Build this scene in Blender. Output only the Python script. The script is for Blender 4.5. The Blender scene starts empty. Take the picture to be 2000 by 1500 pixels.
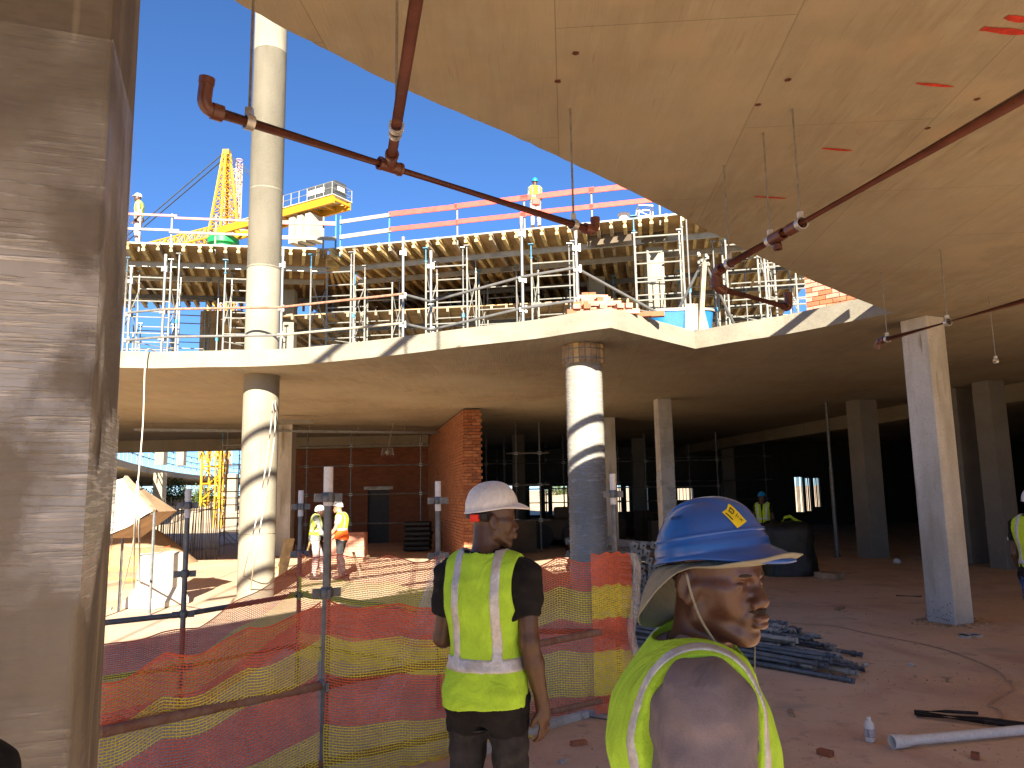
import bpy, bmesh, math, random
import numpy as np
from mathutils import Vector, Matrix
from mathutils.geometry import tessellate_polygon
R_ = math.radians
rnd = random.Random(7)
SC = bpy.context.scene
COL = SC.collection

# ---------------------------------------------------------------- camera
CAM_H, PITCH, ROLL = 1.8, 8.2, -1.0
cd = bpy.data.cameras.new('camera'); cam = bpy.data.objects.new('camera', cd); COL.objects.link(cam)
cd.sensor_width = 36.0; cd.lens = 27.0; cd.clip_start = 0.05; cd.clip_end = 3000
CM = Matrix.Rotation(math.pi/2 + R_(PITCH), 3, 'X') @ Matrix.Rotation(R_(ROLL), 3, 'Z')
cam.matrix_world = Matrix.Translation((0, 0, CAM_H)) @ CM.to_4x4()
SC.camera = cam

# ---------------------------------------------------------------- daylight
SUN_EL, SUN_AZ = 22.0, 6.0           # sun behind the camera, a little to the right
w = bpy.data.worlds.new('World'); SC.world = w; w.use_nodes = True
nt = w.node_tree
for n in list(nt.nodes): nt.nodes.remove(n)
sky = nt.nodes.new('ShaderNodeTexSky'); sky.sky_type = 'NISHITA'; sky.sun_disc = False
sky.sun_elevation = R_(SUN_EL); sky.sun_rotation = R_(180 - SUN_AZ)
sky.air_density = 0.9; sky.dust_density = 0.0; sky.ozone_density = 8.0; sky.altitude = 1400
bg = nt.nodes.new('ShaderNodeBackground'); bg.inputs[1].default_value = 0.05
wo = nt.nodes.new('ShaderNodeOutputWorld')
nt.links.new(sky.outputs[0], bg.inputs[0]); nt.links.new(bg.outputs[0], wo.inputs[0])
sl = bpy.data.lights.new('sun', 'SUN'); sl.energy = 5.0; sl.angle = R_(0.5); sl.color = (1.0, 0.90, 0.74)
so = bpy.data.objects.new('sun', sl); COL.objects.link(so); so.location = (0, -40, 40)
sd = Vector((-math.sin(R_(SUN_AZ))*math.cos(R_(SUN_EL)), math.cos(R_(SUN_AZ))*math.cos(R_(SUN_EL)), -math.sin(R_(SUN_EL))))
so.rotation_euler = sd.to_track_quat('-Z', 'Y').to_euler()
vs = SC.view_settings; vs.view_transform = 'Standard'; vs.look = 'None'; vs.gamma = 1.0; vs.exposure = 2.08
SC.cycles.max_bounces = 10; SC.cycles.diffuse_bounces = 8; SC.cycles.glossy_bounces = 3
SC.cycles.transparent_max_bounces = 12; SC.cycles.caustics_reflective = False; SC.cycles.caustics_refractive = False
SC.cycles.use_denoising = True; SC.cycles.sample_clamp_indirect = 6.0

# ---------------------------------------------------------------- photo point -> place
def ray(u, v): return CM @ Vector(((u-1000)/1500, (750-v)/1500, -1))
def P(u, v, z):
    d = ray(u, v); t = (z-CAM_H)/d.z; return Vector((d.x*t, d.y*t, z))
def PY(u, v, y):
    d = ray(u, v); t = y/d.y; return Vector((d.x*t, y, CAM_H + d.z*t))

# ---------------------------------------------------------------- materials
MATS = {}
def mat(name, col, rough=.85, var=.18, scale=3.0, bump=.15, bscale=60.0, stretch=(1,1,1), metal=0.0, col2=None, ramp=(.35,.65), spec=.4, trans=0.0, detail=6, extra=None, coord='pos'):
    if name in MATS: return MATS[name]
    m = bpy.data.materials.new(name); m.use_nodes = True; t = m.node_tree; N = t.nodes; L = t.links
    b = N['Principled BSDF']
    b.inputs['Roughness'].default_value = rough; b.inputs['Metallic'].default_value = metal
    b.inputs['Specular IOR Level'].default_value = spec
    if coord == 'pos': src = N.new('ShaderNodeNewGeometry').outputs['Position']
    else: src = N.new('ShaderNodeTexCoord').outputs['Object']
    mp = N.new('ShaderNodeMapping'); mp.inputs['Scale'].default_value = stretch; L.new(src, mp.inputs[0])
    n1 = N.new('ShaderNodeTexNoise'); n1.inputs['Scale'].default_value = scale; n1.inputs['Detail'].default_value = detail; n1.inputs['Roughness'].default_value = .62
    L.new(mp.outputs[0], n1.inputs[0])
    r = N.new('ShaderNodeValToRGB'); r.color_ramp.elements[0].position = ramp[0]; r.color_ramp.elements[1].position = ramp[1]
    c1 = tuple(max(0, c*(1-var)) for c in col); c2 = tuple(min(1, c*(1+var)) for c in col) if col2 is None else col2
    if col2 is not None: c1 = col
    r.color_ramp.elements[0].color = (*c1, 1); r.color_ramp.elements[1].color = (*c2, 1)
    L.new(n1.outputs[0], r.inputs[0])
    out = r.outputs[0]
    n2 = N.new('ShaderNodeTexNoise'); n2.inputs['Scale'].default_value = bscale; n2.inputs['Detail'].default_value = 4
    L.new(mp.outputs[0], n2.inputs[0])
    if bump > 0:
        bp = N.new('ShaderNodeBump'); bp.inputs['Strength'].default_value = bump; bp.inputs['Distance'].default_value = .01
        L.new(n2.outputs[0], bp.inputs['Height']); L.new(bp.outputs[0], b.inputs['Normal'])
    mx = N.new('ShaderNodeMix'); mx.data_type = 'RGBA'; mx.blend_type = 'MULTIPLY'; mx.inputs[0].default_value = .35
    r2 = N.new('ShaderNodeValToRGB'); r2.color_ramp.elements[0].position = .3; r2.color_ramp.elements[1].position = .6
    r2.color_ramp.elements[0].color = (.6,.6,.6,1); r2.color_ramp.elements[1].color = (1,1,1,1)
    L.new(n2.outputs[0], r2.inputs[0]); L.new(out, mx.inputs[6]); L.new(r2.outputs[0], mx.inputs[7]); out = mx.outputs[2]
    if extra: out = extra(t, b, src, out)
    L.new(out, b.inputs['Base Color'])
    if trans: b.inputs['Alpha'].default_value = 1-trans
    MATS[name] = m; return m

def mixnode(t, fac, a, b, mode='MIX'):
    x = t.nodes.new('ShaderNodeMix'); x.data_type = 'RGBA'; x.blend_type = mode
    if hasattr(fac, 'links') or not isinstance(fac, (int, float)): t.links.new(fac, x.inputs[0])
    else: x.inputs[0].default_value = fac
    for s, i in ((a, 6), (b, 7)):
        if isinstance(s, tuple): x.inputs[i].default_value = (*s, 1)
        else: t.links.new(s, x.inputs[i])
    return x.outputs[2]
def noise(t, src, sc, stretch=(1,1,1), detail=5, lo=.4, hi=.6, rot=(0,0,0), dist=0.0):
    mp = t.nodes.new('ShaderNodeMapping'); mp.inputs['Scale'].default_value = stretch; mp.inputs['Rotation'].default_value = rot
    t.links.new(src, mp.inputs[0])
    n = t.nodes.new('ShaderNodeTexNoise'); n.inputs['Scale'].default_value = sc; n.inputs['Detail'].default_value = detail; n.inputs['Distortion'].default_value = dist
    t.links.new(mp.outputs[0], n.inputs[0])
    r = t.nodes.new('ShaderNodeMapRange'); r.inputs[1].default_value = lo; r.inputs[2].default_value = hi
    t.links.new(n.outputs[0], r.inputs[0]); return r.outputs[0]

# soffit: board-marked concrete, plywood sheet joints, rust dots
def soffit_x(t, b, src, out):
    N, L = t.nodes, t.links
    out = mixnode(t, noise(t, src, 1.0, (11, 1.3, 14), 7, .40, .66, (0,0,R_(4)), dist=.5), out, (.26,.215,.15))
    out = mixnode(t, noise(t, src, 3.2, (16, 1.0, 10), 6, .60, .74, (0,0,R_(4)), dist=.6), out, (.22,.16,.10))
    out = mixnode(t, noise(t, src, 2.2, (1,1,1), 8, .50, .66), out, (.34,.27,.18))
    out = mixnode(t, noise(t, src, .45, (1,1,1), 6, .35, .75), out, (.36,.325,.24))
    mp = N.new('ShaderNodeMapping'); mp.inputs['Rotation'].default_value = (0,0,R_(94)); L.new(src, mp.inputs[0])
    br = N.new('ShaderNodeTexBrick'); br.inputs['Scale'].default_value = 1; br.offset = .5
    br.inputs['Brick Width'].default_value = 2.44; br.inputs['Row Height'].default_value = 1.22; br.inputs['Mortar Size'].default_value = .004; br.inputs['Mortar Smooth'].default_value = .6
    br.inputs['Color1'].default_value = (1,1,1,1); br.inputs['Color2'].default_value = (.90,.90,.90,1); br.inputs['Mortar'].default_value = (.46,.46,.46,1)
    L.new(mp.outputs[0], br.inputs[0])
    out = mixnode(t, .75, out, br.outputs[0], 'MULTIPLY')
    vo = N.new('ShaderNodeTexVoronoi'); vo.inputs['Scale'].default_value = 1.15; vo.inputs['Randomness'].default_value = .55
    L.new(src, vo.inputs[0])
    mr = N.new('ShaderNodeMapRange'); mr.inputs[1].default_value = .022; mr.inputs[2].default_value = .034; mr.inputs[3].default_value = 1; mr.inputs[4].default_value = 0
    L.new(vo.outputs['Distance'], mr.inputs[0])
    out = mixnode(t, mr.outputs[0], out, (.07,.02,.01))
    bp = N.new('ShaderNodeBump'); bp.inputs['Strength'].default_value = .5; bp.inputs['Distance'].default_value = .008
    L.new(noise(t, src, 2.6, (26, .8, 10), 5, .2, .8, (0,0,R_(4))), bp.inputs['Height']); L.new(bp.outputs[0], b.inputs['Normal'])
    return out
M_SOFFIT = mat('concrete_soffit', (.315,.277,.20), .9, .12, 1.3, 0, 8, extra=soffit_x)
def cast_x(t, b, src, out):
    out = mixnode(t, noise(t, src, 2.5, (1,1,.25), 6, .45, .75), out, (.30,.27,.21))
    out = mixnode(t, noise(t, src, 9, (1,1,.12), 3, .62, .72), out, (.26,.22,.16))
    vo = t.nodes.new('ShaderNodeTexVoronoi'); vo.inputs['Scale'].default_value = 12; t.links.new(src, vo.inputs[0])
    mr = t.nodes.new('ShaderNodeMapRange'); mr.inputs[1].default_value = .06; mr.inputs[2].default_value = .1; mr.inputs[3].default_value = .7; mr.inputs[4].default_value = 0
    t.links.new(vo.outputs['Distance'], mr.inputs[0])
    return mixnode(t, mr.outputs[0], out, (.2,.17,.13))
M_CAST = mat('cast_concrete', (.245,.22,.165), .85, .10, 1.2, .25, 30, extra=cast_x)
M_COLSHADE = mat('shade_darkened_column', (.22,.20,.175), .8, .10, 1.5, .2, 35)  # column concrete darkened to paint in the shade of the hall
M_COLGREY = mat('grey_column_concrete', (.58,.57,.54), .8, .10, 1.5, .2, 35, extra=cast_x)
M_EDGE = mat('slab_edge_concrete', (.25,.225,.172), .88, .12, 2.0, .3, 25, stretch=(1,1,2.2))
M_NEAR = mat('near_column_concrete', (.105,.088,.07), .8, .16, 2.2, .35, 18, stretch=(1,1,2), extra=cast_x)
def ground_x(t, b, src, out):
    out = mixnode(t, noise(t, src, .55, (1,1,1), 7, .42, .62), out, (.68,.51,.36))
    out = mixnode(t, noise(t, src, 1.3, (1,.6,1), 6, .53, .70, dist=.6), out, (.54,.35,.25))
    out = mixnode(t, noise(t, src, 5.0, (1,1,1), 6, .60, .72), out, (.46,.32,.24))
    out = mixnode(t, noise(t, src, 2.1, (.5,1,1), 5, .60, .75), out, (.40,.33,.26))
    return out
M_GROUND = mat('dusty_red_floor', (.67,.465,.30), .92, .12, .8, .5, 22, extra=ground_x)
M_DIRT = mat('bare_red_earth', (.58,.45,.30), .95, .2, .05, .3, 4)
def brick_x(t, b, src, out):
    return mixnode(t, noise(t, src, 14, (1,1,1), 4, .55, .7), out, (.17,.10,.07))
M_BRICK = mat('red_brick', (.38,.13,.055), .9, .3, 3.5, .5, 60, col2=(.30,.10,.05), extra=brick_x)
M_BRICK2 = mat('orange_brick', (.38,.155,.075), .9, .3, 6, .5, 60)
M_BRICK3 = mat('pink_brick', (.50,.24,.17), .9, .3, 6, .5, 60)
M_MORTAR = mat('mortar', (.26,.19,.13), .95, .2, 5, .3, 60)
def brickwall_x(t, b, src, out):
    N, L = t.nodes, t.links
    br = N.new('ShaderNodeTexBrick'); br.inputs['Scale'].default_value = 1
    br.inputs['Brick Width'].default_value = .235; br.inputs['Row Height'].default_value = .086; br.inputs['Mortar Size'].default_value = .006
    br.inputs['Color1'].default_value = (.30,.105,.05,1); br.inputs['Color2'].default_value = (.20,.07,.035,1); br.inputs['Mortar'].default_value = (.15,.09,.06,1)
    sx = N.new('ShaderNodeSeparateXYZ'); L.new(src, sx.inputs[0]); cx = N.new('ShaderNodeCombineXYZ')
    ad = N.new('ShaderNodeMath'); ad.operation = 'ADD'; L.new(sx.outputs[0], ad.inputs[0]); L.new(sx.outputs[1], ad.inputs[1])
    L.new(ad.outputs[0], cx.inputs[0]); L.new(sx.outputs[2], cx.inputs[1]); L.new(cx.outputs[0], br.inputs[0])
    return mixnode(t, .75, out, br.outputs[0])
M_BRICKWALL = mat('brickwork', (.30,.11,.05), .92, .35, 1.2, .3, 30, extra=brickwall_x)
M_TIMBER = mat('formwork_timber', (.58,.42,.19), .8, .25, 5, .3, 40, stretch=(1,1,1))
M_TIMBER2 = mat('old_plank', (.34,.25,.16), .9, .3, 6, .4, 40)
M_PLY = mat('plywood', (.50,.33,.17), .8, .3, 1.2, .1, 30)
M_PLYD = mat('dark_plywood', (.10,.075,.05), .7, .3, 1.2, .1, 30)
M_STEEL = mat('galvanised_tube', (.25,.25,.24), .42, .15, 8, .15, 90, metal=.55)
M_STEELD = mat('dull_tube', (.16,.165,.17), .5, .25, 12, .25, 90, metal=.5)
M_STEELW = mat('pale_tube', (.27,.265,.235), .5, .15, 8, .1, 60, metal=.2)
M_TUBEG = mat('grey_pile_tube', (.36,.345,.31), .55, .3, 9, .3, 90, metal=.25)
M_RUST = mat('rusty_tube', (.26,.12,.07), .8, .4, 14, .4, 80, col2=(.34,.22,.16), metal=.2)
M_ALU = mat('aluminium_beam', (.42,.40,.36), .5, .15, 3, .1, 60, metal=.45)
M_BLUETUBE = mat('blue_painted_steel', (.05,.20,.32), .5, .2, 8, .1, 60)
M_WHITE = mat('white_plastic', (.72,.71,.68), .4, .06, 12, .05, 60)
M_PVC = mat('brown_pvc', (.115,.040,.026), .33, .25, 5, .08, 50, spec=.5)
M_ROD = mat('hanger_rod', (.26,.23,.19), .5, .2, 20, 0, 60, metal=.5)
M_CLAMP = mat('zinc_clamp', (.55,.54,.52), .35, .15, 20, 0, 60, metal=.6)
M_YEL = mat('crane_yellow', (.52,.26,.012), .5, .12, 1.5, .05, 30)
M_PINKM = mat('faded_mast_pink', (.58,.34,.24), .6, .15, 1.5, .05, 30)
M_GREEN = mat('green_paint', (.01,.26,.07), .5, .2, 2, .05, 30)
M_DARK = mat('dark_machine_grey', (.05,.055,.06), .6, .2, 3, .1, 30)
M_REDP = mat('red_guard_board', (.62,.075,.055), .6, .15, 6, .1, 40)
M_PINKP = mat('faded_red_board', (.42,.19,.16), .7, .2, 4, .1, 40)
M_PALEB = mat('weathered_board', (.30,.27,.21), .8, .15, 5, .2, 40)
M_BLUETUB = mat('blue_tub', (.012,.13,.30), .35, .12, 5, .05, 40)
M_ROPE = mat('pale_rope', (.60,.54,.44), .9, .15, 60, .3, 200)
M_CABLE = mat('pale_cable', (.50,.34,.22), .8, .15, 30, .1, 200)
M_BLACK = mat('black_rubber', (.018,.018,.02), .6, .3, 20, .1, 100)
M_TARP_SHADE = mat('tarp_and_hall_shade', (.018,.017,.015), .5, .4, 6, .8, 9)  # tarpaulins, and the painted-in darkness of the hall walls
M_BALLAST = mat('ballast_concrete', (.34,.32,.27), .9, .12, 1.2, .3, 12)
M_SHEET = mat('white_sheet', (.56,.53,.46), .7, .06, 4, .3, 10)
M_SAND = mat('sand_heap', (.42,.28,.16), .95, .2, 3, .6, 40)
M_NETR = mat('red_net', (.82,.17,.07), .7, .2, 5, 0, 60)
M_NETY = mat('yellow_net', (.88,.70,.07), .7, .15, 5, 0, 60)
M_NETG = mat('grey_net', (.16,.15,.13), .8, .2, 5, 0, 60)
def film_x(t, b, src, out):
    b.inputs['Alpha'].default_value = .3
    f = noise(t, src, 14, (4,4,.4), 4, .3, .9)
    mr = t.nodes.new('ShaderNodeMapRange'); mr.inputs[3].default_value = .08; mr.inputs[4].default_value = .75; t.links.new(f, mr.inputs[0])
    t.links.new(mr.outputs[0], b.inputs['Alpha']); return out
M_FILM = mat('plastic_film', (.72,.66,.58), .3, .05, 6, .6, 20, stretch=(3,3,.5), extra=film_x)
def wrap_x(t, b, src, out):
    N, L = t.nodes, t.links
    # cling film: glossy sheen painted as whitish creases and patches, strongest at mid height
    st = noise(t, src, 1.0, (4, 4, 80), 5, .50, .72, (R_(3),R_(5),0), dist=1.2)
    pt = noise(t, src, 2.6, (1,1,.9), 6, .45, .55)
    sp = N.new('ShaderNodeSeparateXYZ'); L.new(src, sp.inputs[0])
    def mr4(a0, a1, b0, b1):
        q = N.new('ShaderNodeMapRange'); q.interpolation_type = 'SMOOTHSTEP'; q.inputs[1].default_value = a0; q.inputs[2].default_value = a1; q.inputs[3].default_value = b0; q.inputs[4].default_value = b1; L.new(sp.outputs[2], q.inputs[0]); return q.outputs[0]
    m1 = N.new('ShaderNodeMath'); m1.operation = 'MULTIPLY'; L.new(mr4(1.2,1.75,.25,1), m1.inputs[0]); L.new(mr4(2.3,2.7,1,.25), m1.inputs[1])
    m2 = N.new('ShaderNodeMath'); m2.operation = 'MULTIPLY'; L.new(pt, m2.inputs[0]); L.new(m1.outputs[0], m2.inputs[1]); pt = m2.outputs[0]
    mu = N.new('ShaderNodeMath'); mu.operation = 'MULTIPLY'; L.new(st, mu.inputs[0]); L.new(pt, mu.inputs[1])
    ad = N.new('ShaderNodeMath'); ad.operation = 'MULTIPLY_ADD'; L.new(pt, ad.inputs[0]); ad.inputs[1].default_value = .65; L.new(mu.outputs[0], ad.inputs[2])
    mr = N.new('ShaderNodeMapRange'); mr.inputs[3].default_value = .07; mr.inputs[4].default_value = .85; L.new(ad.outputs[0], mr.inputs[0])
    L.new(mr.outputs[0], b.inputs['Alpha'])
    bp = N.new('ShaderNodeBump'); bp.inputs['Strength'].default_value = .9; bp.inputs['Distance'].default_value = .006
    L.new(st, bp.inputs['Height']); L.new(bp.outputs[0], b.inputs['Normal'])
    return out
def wrap2_x(t, b, src, out):
    f = noise(t, src, 1.0, (5,5,26), 5, .45, .75, (R_(6),R_(4),0), dist=1.0); mr = t.nodes.new('ShaderNodeMapRange'); mr.inputs[3].default_value = .30; mr.inputs[4].default_value = .62
    t.links.new(f, mr.inputs[0]); t.links.new(mr.outputs[0], b.inputs['Alpha'])
    bp = t.nodes.new('ShaderNodeBump'); bp.inputs['Strength'].default_value = .6; bp.inputs['Distance'].default_value = .006; t.links.new(f, bp.inputs['Height']); t.links.new(bp.outputs[0], b.inputs['Normal']); return out
M_WRAP2 = mat('clear_wrap', (.50,.49,.47), .28, .08, 6, 0, 20, extra=wrap2_x, spec=.7)
M_WRAP = mat('cling_wrap', (.66,.67,.67), .25, .05, 6, 0, 20, extra=wrap_x, spec=.8)
def skin(name, c, rough=.45):
    def sx(t, b, src, out):
        b.inputs['Subsurface Weight'].default_value = .08; b.inputs['Subsurface Radius'].default_value = (.02,.008,.004); b.inputs['Subsurface Scale'].default_value = .3
        return mixnode(t, noise(t, src, 26, (1,1,1), 4, .45, .7), out, tuple(x*.72 for x in c))
    return mat(name, c, rough, .14, 9, .05, 190, extra=sx, spec=.5, coord='obj')
M_SKIN = skin('brown_skin', (.098,.043,.027), .36)
M_SKIND = skin('deep_brown_skin', (.085,.040,.024), .42)
M_SKINL = skin('light_skin', (.46,.24,.15), .5)
def cloth_x(t, b, src, out):
    f = noise(t, src, 7.5, (1,1,.55), 3, .25, .75, (0,R_(25),0), dist=1.6); g = noise(t, src, 420, (1,1,1), 2, .3, .7)
    m = t.nodes.new('ShaderNodeMath'); m.operation = 'MULTIPLY_ADD'; m.inputs[1].default_value = .035; t.links.new(g, m.inputs[0]); t.links.new(f, m.inputs[2])
    bp = t.nodes.new('ShaderNodeBump'); bp.inputs['Strength'].default_value = .75; bp.inputs['Distance'].default_value = .016
    t.links.new(m.outputs[0], bp.inputs['Height']); t.links.new(bp.outputs[0], b.inputs['Normal'])
    return mixnode(t, noise(t, src, 5, (1,1,1), 6, .58, .75), out, (.16,.13,.09)) if False else out
def cloth(name, c, var=.14, rough=.9, bs=350): return mat(name, c, rough, var, 14, 0, bs, coord='obj', spec=.2, extra=cloth_x)
M_LIME = cloth('lime_fabric', (.42,.74,.06), .10)
M_LIME2 = cloth('yellow_green_fabric', (.50,.68,.04), .08)
M_ORANGE = cloth('orange_fabric', (.85,.13,.02), .08)
M_REFL = mat('reflective_tape', (.50,.52,.56), .30, .16, 30, .3, 90, metal=.2, coord='obj')
M_TEE = cloth('mauve_grey_fabric', (.185,.165,.195), .10)
M_BLKC = cloth('black_fabric', (.012,.012,.014), .3)
M_JEANB = cloth('charcoal_denim', (.032,.032,.036), .35)
M_JEANS = cloth('blue_denim', (.05,.085,.20), .3)
M_PALEC = cloth('pale_work_trousers', (.50,.38,.36), .2)
M_GREYC = cloth('grey_work_shirt', (.20,.22,.20), .2)
M_BOOT = cloth('boot_leather', (.045,.035,.028), .3)
M_HATW = mat('white_helmet', (.72,.73,.75), .28, .03, 6, .02, 60, spec=.5, coord='obj')
M_HATB = mat('blue_helmet', (.012,.085,.36), .26, .12, 5, .05, 25, spec=.6, coord='obj')
M_HATC = mat('bright_blue_helmet', (.01,.28,.62), .35, .06, 5, .03, 60, spec=.5, coord='obj')
M_BRIM = cloth('khaki_grey_fabric', (.25,.25,.205), .1)
M_HAIR = mat('black_hair', (.028,.018,.013), .8, .3, 60, .5, 400, coord='obj')
M_STRED = mat('red_strap', (.75,.035,.015), .5, .1, 9, 0, 60)
M_STICK = mat('yellow_sticker', (.85,.66,.02), .4, .05, 9, 0, 60)
M_INK = mat('black_ink', (.02,.02,.02), .6, .1, 9, 0, 60)
M_RUSTD = mat('rust_plug', (.09,.025,.012), .9, .4, 40, .3, 90)
M_REDMARK = mat('red_spray_paint', (.42,.03,.015), .8, .3, 20, 0, 60)

# ---------------------------------------------------------------- objects
def tag(o, label=None, cat=None, group=None, kind=None):
    if label: o['label'] = label
    if cat: o['category'] = cat
    if group: o['group'] = group
    if kind: o['kind'] = kind
    return o
def thing(name, label, cat, loc=(0,0,0), group=None, rotz=0):
    o = bpy.data.objects.new(name, None); COL.objects.link(o); o.location = loc; o.rotation_euler = (0,0,rotz)
    o.empty_display_size = .1
    return tag(o, label, cat, group)
def root_of(o):
    while o.parent: o = o.parent
    return o
def frame_of(d):
    d = Vector(d).normalized(); a = Vector((0,0,1)) if abs(d.z) < .9 else Vector((0,1,0))
    x = d.cross(a).normalized(); y = x.cross(d).normalized(); return x, y
class MB:
    def __init__(s): s.v = []; s.f = []; s.m = []; s.cur = 0
    def add(s, vs, fs):
        b = len(s.v); s.v.extend([tuple(v) for v in vs]); s.f.extend([tuple(i+b for i in f) for f in fs]); s.m.extend([s.cur]*len(fs)); return s
    def box(s, c, size, rz=0, M=None):
        c = Vector(c); hx, hy, hz = [q/2 for q in size]; Rm = M or Matrix.Rotation(rz, 3, 'Z')
        vs = [c + Rm @ Vector((x*hx, y*hy, z*hz)) for x in (-1,1) for y in (-1,1) for z in (-1,1)]
        return s.add(vs, [(0,1,3,2),(4,6,7,5),(0,4,5,1),(2,3,7,6),(0,2,6,4),(1,5,7,3)])
    def bar(s, a, b, w, h, up=(0,0,1)):
        a, b = Vector(a), Vector(b); d = (b-a).normalized(); x = d.cross(Vector(up)).normalized(); y = x.cross(d).normalized()
        vs = [p + x*sx*w/2 + y*sy*h/2 for p in (a, b) for sx, sy in ((-1,-1),(1,-1),(1,1),(-1,1))]
        return s.add(vs, [(0,1,2,3),(7,6,5,4),(0,4,5,1),(1,5,6,2),(2,6,7,3),(3,7,4,0)])
    def tube(s, a, b, r, n=8, r2=None, cap=True):
        a, b = Vector(a), Vector(b); x, y = frame_of(b-a); r2 = r if r2 is None else r2
        vs = [p + (x*math.cos(t)+y*math.sin(t))*q for p, q in ((a, r), (b, r2)) for t in [2*math.pi*i/n for i in range(n)]]
        fs = [(i, (i+1)%n, n+(i+1)%n, n+i) for i in range(n)]
        if cap: fs += [tuple(range(n))[::-1], tuple(range(n, 2*n))]
        return s.add(vs, fs)
    def hollow(s, a, b, r, t, n=10):
        a, b = Vector(a), Vector(b); x, y = frame_of(b-a)
        vs = [p + (x*math.cos(k)+y*math.sin(k))*q for p, q in ((a, r), (b, r), (b, r-t), (a, r-t)) for k in [2*math.pi*i/n for i in range(n)]]
        fs = []
        for j in range(4):
            for i in range(n): fs.append((j*n+i, j*n+(i+1)%n, ((j+1)%4)*n+(i+1)%n, ((j+1)%4)*n+i))
        return s.add(vs, fs)
    def path(s, pts, r, n=8, cap=True, closed=False):
        pts = [Vector(p) for p in pts]; k = len(pts); vs = []; px = None
        for i, p in enumerate(pts):
            d = (pts[min(i+1,k-1)] - pts[max(i-1,0)]).normalized()
            if px is None: x, y = frame_of(d)
            else:
                x = (px - d*px.dot(d)).normalized(); y = d.cross(x).normalized()
            px = x; q = r[i] if isinstance(r, (list, tuple)) else r
            vs += [p + (x*math.cos(t)+y*math.sin(t))*q for t in [2*math.pi*j/n for j in range(n)]]
        fs = [(i*n+j, i*n+(j+1)%n, (i+1)*n+(j+1)%n, (i+1)*n+j) for i in range(k-1) for j in range(n)]
        if cap: fs += [tuple(range(n))[::-1], tuple(range((k-1)*n, k*n))]
        return s.add(vs, fs)
    def lathe(s, c, prof, n=24):
        c = Vector(c); vs = [c + Vector((r*math.cos(t), r*math.sin(t), z)) for r, z in prof for t in [2*math.pi*j/n for j in range(n)]]
        k = len(prof); fs = [(i*n+j, i*n+(j+1)%n, (i+1)*n+(j+1)%n, (i+1)*n+j) for i in range(k-1) for j in range(n)]
        fs += [tuple(range(n))[::-1], tuple(range((k-1)*n, k*n))]
        return s.add(vs, fs)
    def build(s, name, m, parent=None, smooth=False, local=False, bevel=0):
        me = bpy.data.meshes.new(name)
        vs = s.v
        if parent is not None and not local:
            o0 = root_of(parent).location; vs = [(x-o0.x, y-o0.y, z-o0.z) for x, y, z in vs]
        me.from_pydata(vs, [], s.f)
        for q in (m if isinstance(m, (list, tuple)) else [m]): me.materials.append(q)
        if isinstance(m, (list, tuple)): me.polygons.foreach_set('material_index', s.m)
        if smooth: me.polygons.foreach_set('use_smooth', [True]*len(me.polygons))
        me.update(); o = bpy.data.objects.new(name, me); COL.objects.link(o)
        if parent is not None: o.parent = parent
        if smooth == 'auto':
            try: me.set_sharp_from_angle(angle=R_(40))
            except Exception: pass
        if bevel:
            b = o.modifiers.new('b', 'BEVEL'); b.width = bevel; b.segments = 2; b.limit_method = 'ANGLE'
        return o
def copy_tree(o, parent=None):
    c = o.copy(); COL.objects.link(c); c.parent = parent
    if parent is not None: c.matrix_parent_inverse = o.matrix_parent_inverse.copy()
    for ch in list(o.children): copy_tree(ch, c)
    return c
def prism(outer, z0, z1, name, mats, parent=None, holes=(), rough_edge=0):
    """solid slab from plan loops; material 0 soffit, 1 top, 2 edges"""
    loops = [outer] + list(holes)
    pl = [[Vector((x, y, 0)) for x, y in l] for l in loops]; flat = [p for l in pl for p in l]
    tri = tessellate_polygon(pl); n = len(flat); mb = MB()
    mb.v = [(p.x, p.y, z0) for p in flat] + [(p.x, p.y, z1) for p in flat]
    def up(t):
        a, b, c = [flat[i] for i in t]; return (b-a).cross(c-a).z > 0
    for t in tri:
        t = tuple(t) if up(t) else tuple(t)[::-1]
        mb.f.append(t[::-1]); mb.m.append(0); mb.f.append(tuple(i+n for i in t)); mb.m.append(1)
    k = 0
    for li, l in enumerate(loops):
        m = len(l); area = sum(l[i][0]*l[(i+1)%m][1]-l[(i+1)%m][0]*l[i][1] for i in range(m))
        for i in range(m):
            a, b = k+i, k+(i+1)%m; q = (a, b, b+n, a+n)
            if (area > 0) != (li == 0): q = q[::-1]
            mb.f.append(q); mb.m.append(2)
        k += m
    return mb.build(name, mats, parent)
def smooth_line(pts, k=6):
    """Catmull-Rom through plan points"""
    out = []; n = len(pts)
    for i in range(n-1):
        p0, p1, p2, p3 = [Vector(pts[max(0, min(n-1, j))]) for j in (i-1, i, i+1, i+2)]
        for s in range(k):
            t = s/k; out.append(.5*((2*p1)+(p2-p0)*t+(2*p0-5*p1+4*p2-p3)*t*t+(3*p1-p0-3*p2+p3)*t**3))
    out.append(Vector(pts[-1])); return out
# ================================================================ STRUCTURE
SOF, TOP = 4.17, 4.47
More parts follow.
